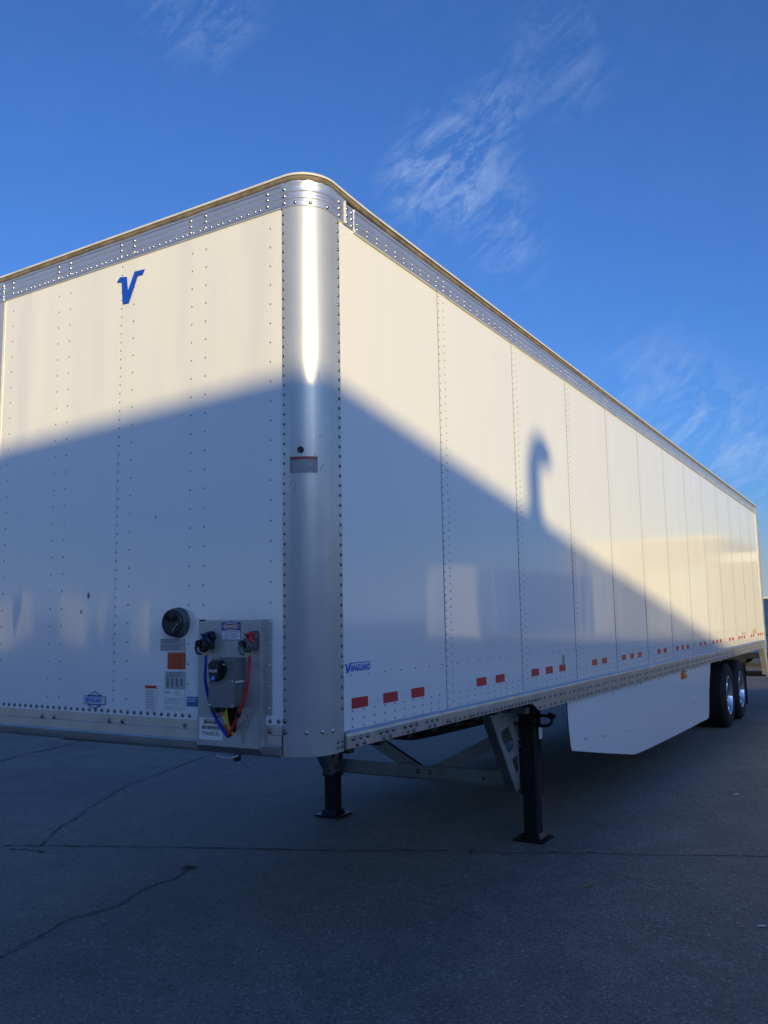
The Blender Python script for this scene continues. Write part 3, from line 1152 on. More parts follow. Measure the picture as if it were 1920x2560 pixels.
# paper stack beside the canister
s1 = sticker('document_sticker', -1.0, -0.825, 1.645, 1.707, FRONT, 'grey_st', 'grey form under the black canister')
lines(lines(MB(), -0.995, -0.85, 1.683, 1.705, 3, FRONT, 0.0016), -0.995, -0.83, 1.648, 1.678, 4, FRONT, 0.0016).build('small_print', 'grey_ink', s1)
s2 = sticker('warning_sticker', -0.946, -0.822, 1.551, 1.636, FRONT, 'rust_st', 'orange red warning sticker')
plate(MB(), -0.942, -0.826, 1.5535, 1.6335, FRONT, 0.0015).build('sticker_face', 'orange_st', s2)
t2 = plate(MB(), -0.938, -0.83, 1.602, 1.606, FRONT, 0.0019)
text(t2, 'WARNING', -0.925, -0.843, 1.610, 1.627, FRONT, 0.0019, 0, 0.02)
lines(t2, -0.93, -0.838, 1.556, 1.596, 5, FRONT, 0.0019).build('lettering', 'rust_st', s2)
s3 = sticker('table_sticker', -0.962, -0.822, 1.451, 1.538, FRONT, 'grey_st', 'grey sticker with four print columns')
t3 = lines(MB(), -0.95, -0.835, 1.508, 1.535, 4, FRONT, 0.0016)
for k in range(4):
    plate(t3, -0.950 + k * 0.032, -0.932 + k * 0.032, 1.458 + (0.008 if k == 3 else 0), 1.502, FRONT, 0.0016)
t3.build('small_print', 'grey_ink', s3)
s4 = sticker('inspection_sticker', -0.971, -0.823, 1.346, 1.443, FRONT, 'white_st', 'white inspection sticker')
t4 = text(MB(), 'FHWA', -0.966, -0.918, 1.424, 1.436, FRONT, 0.0016, 0, 0.02)
text(t4, 'ANNUAL', -0.895, -0.855, 1.4285, 1.437, FRONT, 0.0016, 0, 0.0)
text(t4, 'INSPECTION', -0.895, -0.845, 1.4165, 1.4245, FRONT, 0.0016, 0, 0.0)
lines(t4, -0.965, -0.83, 1.370, 1.405, 6, FRONT, 0.0016, 0.35)
lines(t4, -0.965, -0.83, 1.350, 1.362, 2, FRONT, 0.0016, 0.3)
t4.build('small_print', 'grey_ink', s4)
s5 = sticker('instruction_sticker', -1.105, -1.022, 1.330, 1.463, FRONT, 'white_st', 'narrow white sticker with an orange heading')
plate(MB(), -1.105, -1.022, 1.447, 1.463, FRONT, 0.0016).build('heading_band', 'orange_st', s5)
text(MB(), 'WARNING', -1.092, -1.036, 1.4505, 1.4600, FRONT, 0.002, 0, 0.02).build('lettering', 'rust_st', s5)
lines(MB(), -1.100, -1.027, 1.336, 1.443, 13, FRONT, 0.0016, 0.4).build('small_print', 'grey_ink', s5)
s6 = sticker('blue_sticker', -0.808, -0.732, 1.365, 1.413, FRONT, 'blue_st', 'small blue sticker half behind the connector plate')
lines(MB(), -0.803, -0.738, 1.385, 1.41, 3, FRONT, 0.0016, 0.35).build('small_print', 'white_st', s6)
# scuffs on the nose
for x, z, w, h in ((-1.566, 1.951, 0.006, 0.018), (-1.622, 1.861, 0.004, 0.014), (-1.05, 2.36, 0.003, 0.012)):
    mb = MB()
    mb.add([FRONT(x + w * math.cos(2 * math.pi * k / 10), z + h * math.sin(2 * math.pi * k / 10), 0.0006) for k in range(10)], [tuple(range(10))])
    mb.build('scuff_mark', 'black_ink', T)
# corner post sticker and plug
PO = on_post(0.006)
ps = plate(MB(), 84.5, 36, 2.506, 2.587, PO, 0.0012, 12).build('post_sticker', 'slate_st', T, label='slate sticker with a red band wrapped round the corner post')
plate(MB(), 84.5, 36, 2.574, 2.587, PO, 0.0018, 12).build('heading_band', 'rust_st', ps)
lp = MB()
for k in range(9):
    v = 2.513 + k * 0.0062
    plate(lp, 78, (47 if k < 5 else 40) + random.uniform(0, 9), v, v + 0.0022, PO, 0.0018, 8)
lp.build('small_print', 'grey_st', ps)
p = Vector(PO(65, 2.620, 0))
nn = Vector((math.cos(R(65)), -math.sin(R(65)), 0))
MB().lathe([(0.0, 0.004), (0.006, 0.004), (0.008, 0.002), (0.0165, 0.004), (0.0165, -0.004)], p, nn, 20).build('rubber_plug', 'blackpl', T, 40)
# scratches at top of post
sc = MB()
for k in range(16):
    a0 = random.uniform(38, 62)
    v0 = random.uniform(3.4, 3.84)
    da, dv = random.uniform(-6, 6), random.uniform(-0.03, 0.01)
    if k == 0:
        a0, v0, da, dv = 56, 3.80, -13, -0.055
    w = 0.0018 if k else 0.003
    sc.add([PO(a0, v0, 0.0005), PO(a0 + da, v0 + dv, 0.0005), PO(a0 + da, v0 + dv + w, 0.0005), PO(a0, v0 + w, 0.0005)], [(0, 1, 2, 3)])
sc.build('scratches', 'roof', T)
sm = MB()
for a0, v0, da, dv in ((30, 2.70, 2, -0.02), (38, 2.66, 1.5, 0.012), (40, 2.60, 1, -0.015), (26, 2.55, 5, -0.03), (80, 2.47, 4, -0.03), (74, 2.455, 2, -0.05), (32, 3.02, 1, -0.04), (14, 2.62, 2, 0.01), (45, 2.42, 1, -0.012), (12, 2.1, 3, -0.02)):
    sm.add([PO(a0, v0, 0.0006), PO(a0 + da, v0 + dv, 0.0006), PO(a0 + da + 0.8, v0 + dv + 0.002, 0.0006), PO(a0 + 0.8, v0 + 0.003, 0.0006)], [(0, 1, 2, 3)])
sm.build('scuff_mark', 'slate_st', T)

# side stickers further back
sp_ = sticker('data_sticker', 3.457, 3.527, 1.405, 1.480, SIDE, 'grey_st', 'small grey data sticker above a red reflector')
lines(MB(), 3.462, 3.522, 1.41, 1.475, 5, SIDE, 0.0016).build('small_print', 'grey_ink', sp_)
sy = sticker('yellow_sticker', 14.62, 14.86, 1.41, 1.50, SIDE, 'yellow_st', 'yellow sticker near the rear of the side')
sticker('data_sticker', 14.42, 14.58, 1.41, 1.465, SIDE, 'grey_st', 'small grey sticker left of the yellow one near the rear')
sg_ = MB()
text(sg_, 'VANGUARD', 13.05, 13.50, 1.425, 1.455, SIDE, 0.0014, 0.2, 0.02)
sg_.build('maker_lettering', 'grey_st', T, label='faint small lettering near the rear')

# --- document canister
dc = Vector((-0.872, 0.0, 1.79))
cn = MB().lathe([(0.079, 0.0), (0.079, 0.010), (0.072, 0.013), (0.070, 0.036), (0.066, 0.040), (0.0, 0.040)], dc, NF, 32).build('document_canister', 'cast', T, 35)
MB().lathe([(0.069, 0.038), (0.069, 0.053), (0.064, 0.059), (0.055, 0.060), (0.053, 0.056), (0.0, 0.056)], dc, NF, 32).build('lid', 'blackpl', cn, 35)
for sx in (-1, 1):
    wing = MB()
    poly = []
    for k in range(12):
        a = 2 * math.pi * k / 12
        u, v = 0.026 * math.cos(a), 0.013 * math.sin(a)
        ca, sa = math.cos(R(45 * sx)), math.sin(R(45 * sx))
        poly.append((dc.x + sx * 0.024 + u * ca - v * sa, dc.z + 0.022 + u * sa + v * ca))
    wing.prism(poly, on_front(-0.0), 0.0585)
    wing.build('wing_recess', 'hole', cn)
MB().tube([(dc.x + 0.014, -0.060, dc.z - 0.045), (dc.x + 0.036, -0.061, dc.z - 0.015), (dc.x + 0.055, -0.060, dc.z - 0.003)], 0.0025, 6).build('wire_clip', 'galv', cn, 40)
for a in (0, 120, 235):
    fast('bolt', 'bolt', (dc.x + 0.078 * math.cos(R(a)), -0.010, dc.z + 0.078 * math.sin(R(a))), NF, 0.008, 0.006)

# --- connector plate with air and electric lines
PY = -0.040
PX = 0.034
pl = MB()
pl.box(-0.697, -0.299, PY, PY + 0.004, 1.184, 1.797)
pl.box(-0.697, -0.694, PY + 0.004, 0.002, 1.184, 1.797)
cpl = pl.build('connector_plate', 'galv', T, 30)
lip = MB()
lip.add([(-0.697, PY, 1.183), (-0.299, PY, 1.183), (-0.299, -0.022, 1.152), (-0.697, -0.022, 1.152)], [(0, 1, 2, 3)])
lip.build('plate_lip', 'galv_dark', cpl)
fl = MB()
fl.box(-0.299, -0.296, PY, -0.001, 1.175, 1.799)
fl.box(-0.296, -0.258, -0.006, -0.0005, 1.343, 1.799, 0.001)
fl.box(-0.306, -0.296, PY - 0.004, PY, 1.184, 1.797, 0.001)
fl.build('plate_flange', 'galv', cpl, 30)
for z in (1.784, 1.680, 1.578, 1.474, 1.371):
    fast('bolt', 'rivet', (-0.273, -0.006, z), NF, 0.0085, 0.006)
MB().box(-0.690, -0.668, PY - 0.004, PY + 0.02, 1.796, 1.803).build('plate_tab', 'blackpl', cpl)
def PF(u, v, o):
    return (u + PX, PY - o, v)

# opening for the lines
hp = [(-0.557, 1.380), (-0.560, 1.305), (-0.545, 1.262), (-0.512, 1.236), (-0.483, 1.262), (-0.475, 1.305), (-0.478, 1.380)]
MB().add([PF(u, v, 0.0012) for u, v in hp], [tuple(range(7))]).build('line_opening', 'hole', cpl)
# electrical box
XB, ZBX = -0.505, 1.49
ebx = MB()
ebx.box(-0.555, -0.389, PY - 0.006, PY, 1.377, 1.616, 0.002)
ebx.box(-0.549, -0.395, PY - 0.075, PY - 0.004, 1.385, 1.610, 0.008)
eb = ebx.build('electrical_box', 'boxgrey', T, 30)
ld = MB()
ld.box(-0.555, -0.396, PY - 0.082, PY - 0.074, 1.380, 1.514, 0.004)
lid = ld.build('box_lid', 'boxlid', eb, 30)
for x, z in ((-0.547, 1.506), (-0.404, 1.506), (-0.547, 1.390), (-0.404, 1.390)):
    MB().dome((x, PY - 0.082, z), NF, 0.007, 0.006, 8).build('screw', 'galv', eb, 50)
MB().box(-0.3955, -0.3940, PY - 0.070, PY - 0.006, 1.499, 1.507).build('tape_strip', 'white_st', eb)
MB().dome((-0.411, PY - 0.075, 1.598), NF, 0.008, 0.006, 8).build('screw', 'bolt', eb, 50)
# seven way socket
sx0, sz0 = -0.489, 1.562
hexp = [(sx0 + 0.050 * math.cos(R(60 * k + 0)), sz0 + 0.050 * math.sin(R(60 * k))) for k in range(6)]
so_ = MB().prism(hexp, on_front(PY - 0.074), 0.018).build('socket', 'blackpl', eb)
cp = MB()
cap = [(sx0 - 0.034, sz0 + 0.026), (sx0 - 0.028, sz0 - 0.030), (sx0 - 0.012, sz0 - 0.056), (sx0 + 0.012, sz0 - 0.056), (sx0 + 0.028, sz0 - 0.030), (sx0 + 0.034, sz0 + 0.026), (sx0 + 0.012, sz0 + 0.042), (sx0 - 0.012, sz0 + 0.042)]
cp.prism(cap, on_front(PY - 0.092), 0.030)
cp.build('socket_cap', 'blackpl', eb)
cy = on_front(PY - 0.122)
MB().lathe([(0.0, 0.003), (0.010, 0.003), (0.011, 0.0)], cy(sx0, sz0 - 0.040, 0), NF, 16).build('cap_dot', 'cyan', eb, 40)
text(MB(), 'PHILLIPS', sx0 - 0.026, sx0 + 0.026, sz0 - 0.012, sz0 + 0.001, cy, 0.001, 0, 0.02).build('lettering', 'white_st', eb)
for a in (30, 150, 265):
    MB().dome((sx0 + 0.048 * math.cos(R(a)), PY - 0.094, sz0 + 0.046 * math.sin(R(a))), NF, 0.006, 0.005, 8).build('screw', 'galv', eb, 50)
# cable clamps under the box
MB().box(-0.551, -0.511, PY - 0.070, PY - 0.010, 1.352, 1.376, 0.004).cyl((-0.493, PY - 0.045, 1.384), (-0.493, PY - 0.045, 1.360), 0.020, 14).build('cable_clamp', 'blackpl', eb, 30)


def gladhand(xc, zc_, body, handle, lever):
    GS = 0.76
    pv = Vector((xc + 0.010, PY, zc_))

    def shrink(m):
        m.v = [tuple(pv + (Vector(q) - pv) * GS) for q in m.v]
        return m
    gh = MB()
    o = Vector((xc, PY, zc_))
    # mounting base and upper bracket
    gh.lathe([(0.0, 0.046), (0.030, 0.046), (0.034, 0.040), (0.036, 0.0)], o + Vector((0.030, 0, 0.055)), NF, 18)
    # coupling head: thick disc turned to the left front, with seal opening
    ax = Vector((-0.42, -0.90, 0.0)).normalized()
    c = o + Vector((0.010, -0.052, 0.0))
    gh.lathe([(0.0, -0.020), (0.040, -0.020), (0.047, -0.010), (0.047, 0.016), (0.040, 0.024), (0.027, 0.024), (0.025, 0.010), (0.0, 0.010)], c, ax, 24)
    # body block to the wall and bracket tongue
    gh.box(xc - 0.012, xc + 0.055, PY - 0.045, PY, zc_ - 0.025, zc_ + 0.030, 0.006)
    gh.tube([c + Vector((-0.040, -0.010, 0.010)), c + Vector((-0.058, -0.018, -0.018)), c + Vector((-0.044, -0.018, -0.050)), c + Vector((-0.016, -0.012, -0.060))], [0.010, 0.012, 0.010, 0.006], 8)
    gh.tube([c + Vector((-0.020, -0.026, 0.030)), c + Vector((-0.046, -0.022, 0.022)), c + Vector((-0.055, -0.018, 0.0))], [0.008, 0.011, 0.010], 8)
    g_ = shrink(gh).build('gladhand', body, T, 35)
    shrink(MB().lathe([(0.024, 0.012), (0.018, 0.020), (0.0, 0.006)], c, ax, 20)).build('seal_opening', 'hole', g_, 40)
    h = MB()
    hc = o + Vector((0.028, -0.050, 0.056))
    h.lathe([(0.0, 0.022), (0.020, 0.022), (0.025, 0.014), (0.025, 0.0)], hc, NF, 14)
    for a, L in ((35, 0.046), (160, 0.040), (255, 0.046), (310, 0.052)):
        d = Vector((math.cos(R(a)), 0, math.sin(R(a))))
        h.tube([hc + Vector((0, -0.010, 0)), hc + d * L * 0.6 + Vector((0, -0.012, 0)), hc + d * L + Vector((0, -0.008, 0))], [0.014, 0.013, 0.009], 8)
    shrink(h).build('shutoff_handle', handle, g_, 45)
    shrink(MB().cyl(hc + Vector((0, -0.018, 0)), hc + Vector((0, -0.027, 0)), 0.009, 8)).build('handle_bolt', 'hole', g_, 30)
    shrink(MB().cyl(c + Vector((0.006, 0.010, -0.030)), c + Vector((0.006, 0.010, -0.068)), 0.0105, 6)).build('hose_fitting', 'brass', g_, 30)
    shrink(MB().cyl(o + Vector((0.050, 0.0, 0.105)), o + Vector((0.050, -0.012, 0.105)), 0.008, 8)).build('mount_bolt', 'galv', g_, 30)
    return pv + (c + Vector((0.006, 0.010, -0.066)) - pv) * GS


hb = gladhand(-0.632, 1.676, 'blackpl', 'blue_pl', 'blue_pl')
hr = gladhand(-0.354, 1.676, 'cast', 'red_pl', 'red_pl')


def smooth_path(pts, n=6):
    pts = [Vector(p) for p in pts]
    out = []
    P = [pts[0]] + pts + [pts[-1]]
    for i in range(1, len(P) - 2):
        for k in range(n):
            t = k / n
            a, b, c, d = P[i - 1], P[i], P[i + 1], P[i + 2]
            out.append(0.5 * ((2 * b) + (c - a) * t + (2 * a - 5 * b + 4 * c - d) * t * t + (3 * b - a - 3 * c + d) * t ** 3))
    out.append(pts[-1])
    return out


MB().tube(smooth_path([hb, hb + Vector((0.0, -0.002, -0.06)), (-0.618, -0.075, 1.51), (-0.604, -0.066, 1.42), (-0.583, -0.060, 1.356), (-0.538, -0.052, 1.284), (-0.500, -0.046, 1.238), (-0.492, -0.030, 1.232)]), 0.0078, 10).build('air_hose', 'blue_hose', T, 60, label='blue air hose')
MB().tube(smooth_path([hr, hr + Vector((0.001, 0, -0.05)), (-0.326, -0.095, 1.53), (-0.337, -0.097, 1.47), (-0.372, -0.095, 1.375), (-0.416, -0.080, 1.317), (-0.468, -0.055, 1.262), (-0.494, -0.045, 1.238), (-0.498, -0.03, 1.232)]), 0.0078, 10).build('air_hose', 'red_hose', T, 60, label='red air hose')
for x0, dx, mt, nm in ((-0.511, 0.020, 'orange_w', 'orange'), (-0.488, 0.012, 'yellow_w', 'yellow'), (-0.474, -0.002, 'yellow_w', 'second yellow')):
    MB().tube(smooth_path([(x0, -0.085, 1.378), (x0 + dx * 0.3, -0.078, 1.33), (x0 + dx, -0.062, 1.285), (x0 + dx + 0.008, -0.042, 1.248), (x0 + dx + 0.008, -0.03, 1.24)]), 0.0062, 8).build('wire', mt, T, 60, label=nm + ' wire below the electrical box')
MB().tube([(-0.498, -0.078, 1.335), (-0.490, -0.070, 1.30)], 0.011, 10).build('wire_wrap', 'galv', T, 50)
MB().tube([(-0.385, -0.092, 1.358), (-0.397, -0.088, 1.342)], 0.0135, 10).build('hose_tie', 'blackpl', T, 50)
# danger sign
dg = plate(MB(), -0.578, -0.456, 1.699, 1.789, PF, 0.0012).build('danger_sticker', 'navy_ink', T, label='white danger sticker on the connector plate')
plate(plate(MB(), -0.575, -0.459, 1.702, 1.7475, PF, 0.0016), -0.575, -0.459, 1.786, 1.7875, PF, 0.0016).build('sticker_face', 'white_st', dg)


def oval(mb, cx, cz, a, b, fn, off):
    mb.add([fn(cx + a * math.cos(2 * math.pi * k / 28), cz + b * math.sin(2 * math.pi * k / 28), off) for k in range(28)], [tuple(range(28))])
    return mb


oval(MB(), -0.517, 1.7675, 0.055, 0.0165, PF, 0.0016).build('oval_rim', 'white_st', dg)
oval(MB(), -0.517, 1.7675, 0.052, 0.0140, PF, 0.0020).build('oval_field', 'rust_st', dg)
text(MB(), 'DANGER', -0.558, -0.476, 1.760, 1.775, PF, 0.0024, 0, 0.03).build('lettering', 'white_st', dg)
dt = MB()
for k, s in enumerate(('OVERLOADED TRAILER', 'STRUCTURE MAY', 'RESULT IN SERIOUS', 'INJURY OR DEATH')):
    wd = (0.108, 0.080, 0.098, 0.090)[k]
    text(dt, s, -0.517 - wd / 2, -0.517 + wd / 2, 1.7375 - k * 0.0108, 1.7445 - k * 0.0108, PF, 0.0020, 0.15, 0.015)
dt.build('lettering', 'navy_ink', dg)
# number tag
tg = plate(MB(), -0.719, -0.566, 1.212, 1.318, PF, 0.0012).build('number_sticker', 'white_st', T, label='white sticker with bar code and trailer number')
logo(tg, 'lettering', -0.695, 1.286, 0.100, 0.024, PF, 0.0018, 'black_ink', 0, 0.04)
bc = MB()
u = -0.702
while u < -0.590:
    w = random.choice((0.0012, 0.0022, 0.0032))
    plate(bc, u, u + w, 1.262, 1.280, PF, 0.0018)
    u += w + random.choice((0.0012, 0.0018, 0.0026))
bc.build('bar_code', 'black_ink', tg)
text(MB(), 'TM608242', -0.704, -0.588, 1.232, 1.252, PF, 0.0018, 0, 0.0).build('lettering', 'black_ink', tg)
# pull handle and latch below the plate
MB().tube(smooth_path([(-0.545, -0.045, 1.152), (-0.535, -0.075, 1.142), (-0.45, -0.080, 1.140), (-0.425, -0.05, 1.150)]), 0.005, 8).build('pull_handle', 'galv', T, 50)
MB().box(-0.462, -0.436, -0.045, -0.015, 1.118, 1.152, 0.006).build('latch', 'blackpl', T)
# crayon marks
cm = MB()
for pts in ([(-0.452, 1.300), (-0.440, 1.200)], [(-0.437, 1.315), (-0.428, 1.215)], [(-0.430, 1.350), (-0.412, 1.335), (-0.402, 1.300), (-0.410, 1.275), (-0.423, 1.290)]):
    cm.tube([PF(u, v, 0.0008) for u, v in pts], 0.0009, 5)
cm.build('crayon_marks', 'black_ink', T)

# --- landing gear
LX = (-0.306, -2.262)
LYc = 3.475


def ring(mb, x0, x1, y0, y1, z0, z1, ch=0.018):
    p = [(x0 + ch, y0), (x1 - ch, y0), (x1, y0 + ch), (x1, y1 - ch), (x1 - ch, y1), (x0 + ch, y1), (x0, y1 - ch), (x0, y0 + ch)]
    n = len(p)
    mb.add([(x, y, z0) for x, y in p] + [(x, y, z1) for x, y in p], [tuple(range(n))[::-1], tuple(range(n, 2 * n))] + [(i, (i + 1) % n, n + (i + 1) % n, n + i) for i in range(n)])
    return mb


for i, lx in enumerate(LX):
    lg = MB()
    ring(lg, lx - 0.076, lx + 0.076, LYc - 0.072, LYc + 0.072, 0.36, 1.20)
    ring(lg, lx - 0.080, lx + 0.080, LYc - 0.076, LYc + 0.076, 0.36, 0.385)
    leg = lg.build('landing_leg', 'black', T)
    ring(MB(), lx - 0.062, lx + 0.062, LYc - 0.058, LYc + 0.058, 0.035, 0.36, 0.012).build('inner_leg', 'black', leg)
    ft = MB()
    ft.box(lx - 0.128, lx + 0.128, LYc - 0.125, LYc + 0.125, 0.004, 0.022, 0.004)
    o = len(ft.v)
    ft.add([(lx - 0.085, LYc - 0.08, 0.022), (lx + 0.085, LYc - 0.08, 0.022), (lx + 0.085, LYc + 0.08, 0.022), (lx - 0.085, LYc + 0.08, 0.022),
            (lx - 0.066, LYc - 0.062, 0.060), (lx + 0.066, LYc - 0.062, 0.060), (lx + 0.066, LYc + 0.062, 0.060), (lx - 0.066, LYc + 0.062, 0.060)],
           [(0, 1, 5, 4), (1, 2, 6, 5), (2, 3, 7, 6), (3, 0, 4, 7), (4, 5, 6, 7)])
    ft.build('foot_pad', 'black', leg)
    # gusset plate in front of the leg with two cut-outs
    sx = -1 if i == 0 else 1
    gx = lx + sx * 0.082
    bm = bmesh.new()

    def loop(pts):
        vv = [bm.verts.new((gx, y, z)) for y, z in pts]
        return [bm.edges.new((vv[k], vv[(k + 1) % len(vv)])) for k in range(len(vv))]
    es = loop([(2.82, 1.10), (3.40, 1.10), (3.45, 0.42), (3.335, 0.395)])
    es += loop([(3.065, 0.900), (3.20, 0.93), (3.322, 0.775), (3.310, 0.742), (3.215, 0.718), (3.165, 0.735), (3.055, 0.86)])
    es += loop([(3.262, 0.662), (3.395, 0.680), (3.400, 0.560), (3.345, 0.535), (3.268, 0.64)])
    bmesh.ops.triangle_fill(bm, use_beauty=True, edges=es)
    r_ = bmesh.ops.extrude_face_region(bm, geom=bm.faces[:])
    for v in r_['geom']:
        if isinstance(v, bmesh.types.BMVert):
            v.co.x += 0.006
    bm.verts.index_update()
    gs = MB().add([v.co[:] for v in bm.verts], [[v.index for v in f.verts] for f in bm.faces])
    bm.free()
    # folded front flange
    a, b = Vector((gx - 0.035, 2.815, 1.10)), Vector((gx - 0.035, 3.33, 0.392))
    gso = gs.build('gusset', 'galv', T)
    MB().beam(a, b, 0.075, 0.006, (0, -0.8, -0.6)).build('gusset_flange', 'galv_dark', gso)  # darker steel paints in the shade on its downward face
    MB().lathe([(0.0, 0.02), (0.018, 0.018), (0.022, 0.0)], (gx + sx * -0.0 - 0.003, 3.40, 0.455), (-1, 0, 0) if i == 0 else (1, 0, 0), 8).build('gusset_bolt', 'bolt', T, 30)
for z in (0.74, 0.80, 0.86, 0.92):
    fast('bolt', 'bolt', (LX[0] - 0.066, LYc - 0.072, z), NF, 0.011, 0.008)
MB().box(-0.222, -0.221, LYc - 0.02, LYc + 0.06, 0.80, 0.90).build('leg_sticker', 'white_st', T, label='white sticker on the near landing leg')
cb = MB()
cb.box(-2.165, -0.40, 3.440, 3.448, 0.405, 0.522)
cb.box(-2.165, -0.40, 3.405, 3.440, 0.405, 0.412)
cb.build('cross_bar', 'galv_dark', T)
for x in (-1.341, -1.224):
    fast('bolt', 'bolt', (x, 3.440, 0.467), NF, 0.020, 0.020)
fast('bolt', 'black', (-0.72, 3.440, 0.455), NF, 0.012, 0.004)
for a, b in (((-1.36, 3.475, 0.465), (-2.215, 3.475, 0.915)), ((-1.20, 3.475, 0.465), (-0.345, 3.475, 0.895))):
    db = MB()
    A, B = Vector(a), Vector(b)
    db.beam(A, B, 0.006, 0.105, (0, 0, 1))
    sidev = (B - A).normalized().cross(Vector((0, 1, 0))).normalized()
    if sidev.z < 0:
        sidev = -sidev
    db.beam(A + sidev * 0.052 + Vector((0, 0.02, 0)), B + sidev * 0.052 + Vector((0, 0.02, 0)), 0.045, 0.006, sidev)
    db.build('diagonal_brace', 'galv_dark', T)
# drive shaft, crank
MB().cyl((-2.2, 3.45, 0.925), (-0.36, 3.45, 0.925), 0.014, 10).cyl((-0.60, 3.45, 0.925), (-0.50, 3.45, 0.925), 0.028, 12).build('drive_shaft', 'black', T, 40)
ck = MB()
ck.tube(smooth_path([(-0.235, 3.385, 0.995), (-0.16, 3.385, 0.998), (-0.100, 3.375, 0.995), (-0.072, 3.360, 0.975), (-0.075, 3.345, 0.945), (-0.115, 3.335, 0.925), (-0.20, 3.335, 0.925), (-0.35, 3.335, 0.930), (-0.47, 3.34, 0.935)], 5), 0.013, 10)
ck.cyl((-0.105, 3.375, 1.01), (-0.050, 3.375, 0.99), 0.021, 10)
ck.build('crank_handle', 'black', T, 50)
MB().box(-0.49, -0.455, 3.33, 3.35, 0.895, 0.99).build('crank_hanger', 'galv', T)
hf = MB()
hf.box(-2.45, -0.15, 3.00, 3.08, 1.05, 1.125)
hf.box(-2.45, -0.15, 3.75, 3.83, 1.05, 1.125)
hf.box(-0.50, -0.16, 2.80, 3.9, 1.10, 1.128)
hf.build('leg_mount', 'galv_dark', T)

# --- side skirts
SK = [(3.595, 1.095), (3.600, 0.95), (3.640, 0.72), (3.665, 0.692), (3.72, 0.684), (4.6, 0.545), (5.56, 0.398), (5.62, 0.391), (6.2, 0.372), (7.5, 0.352), (9.56, 0.335), (9.60, 0.345), (9.93, 0.70), (10.0, 0.80), (10.0, 1.09)]
SK = [(3.595, 1.095), (3.600, 0.95), (3.640, 0.72), (3.665, 0.692), (3.72, 0.684), (4.6, 0.545), (5.56, 0.398), (5.62, 0.391), (6.2, 0.372), (7.5, 0.352), (9.50, 0.335), (9.60, 0.342), (9.64, 0.40), (9.76, 0.72), (9.985, 1.09)]
for q, sg in ((-0.02, 1), (-TW + 0.02, -1)):
    def bow(u, v, o, q=q, sg=sg):
        return (q + sg * (o - 0.012 * math.sin((u - 3.6) / 6.4 * math.pi) * (1.1 - v)), u, v)
    n = len(SK)
    ysub = [3.595 + (9.985 - 3.595) * k / 40 for k in range(41)]
    mb = MB()
    mb.prism(SK, bow, 0.005)
    sk = mb.build('side_skirt', 'skirt', T)
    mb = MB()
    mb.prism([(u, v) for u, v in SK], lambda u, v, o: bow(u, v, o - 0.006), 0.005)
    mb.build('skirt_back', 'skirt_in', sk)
    if sg == 1:
        sb = MB()
        for u, v in ((4.00, 0.745), (4.06, 0.742), (4.55, 0.700), (4.62, 0.697), (5.30, 0.660), (5.38, 0.657), (6.45, 0.660), (6.55, 0.657), (7.4, 0.655), (7.5, 0.652),
                     (4.9, 1.06), (5.1, 1.075), (5.75, 1.06), (5.95, 1.072), (6.8, 1.06), (7.0, 1.07), (8.6, 1.06), (8.85, 1.06), (9.75, 0.85), (9.5, 0.62), (8.6, 0.63), (8.7, 0.63)):
            MB().dome(bow(u, v, 0.005), NS, 0.011, 0.006, 8).build('skirt_bolt', 'bolt', sk, 60)
        for y in (9.56,):
            ss = plate(MB(), 9.50, 9.66, 0.885, 0.950, lambda u, v, o: bow(u, v, o), 0.0065).build('skirt_sticker', 'grey_st', sk)
        am = MB()
        am.box(q + 0.004, q + 0.032, 7.94, 8.16, 0.985, 1.066, 0.010)
        am.box(q + 0.030, q + 0.040, 7.965, 8.135, 0.998, 1.052, 0.006)
        al = am.build('marker_light', 'amber', sk, 30, label='amber marker light on the skirt')
        MB().box(-0.02, 0.03, 8.02, 8.08, 1.066, 1.082, 0.004).build('light_bracket', 'amber', sk)

# --- wheels
TYR = [(0.285, 0.0), (0.300, -0.012), (0.34, -0.020), (0.40, -0.026), (0.445, -0.018), (0.478, 0.002), (0.494, 0.018), (0.500, 0.032)]
tread = []
for k, w in enumerate((0.040, 0.038, 0.038, 0.038, 0.040)):
    pass
yy = 0.032
for k in range(5):
    tread += [(0.501, yy + 0.002), (0.502, yy + 0.034)]
    yy += 0.036
    if k < 4:
        tread += [(0.490, yy), (0.490, yy + 0.008)]
        yy += 0.010
TYRP = TYR + tread + [(0.494, yy + 0.012), (0.478, yy + 0.028), (0.445, yy + 0.048), (0.40, yy + 0.055), (0.34, yy + 0.05), (0.285, yy + 0.03)]
RIM = [(0.286, 0.004), (0.298, -0.004), (0.300, -0.010), (0.292, -0.014), (0.282, -0.008), (0.276, 0.010), (0.268, 0.040), (0.262, 0.100), (0.258, 0.150), (0.235, 0.166), (0.19, 0.160), (0.13, 0.150), (0.12, 0.150), (0.115, 0.10), (0.09, 0.09), (0.0, 0.085)]
bogie = []
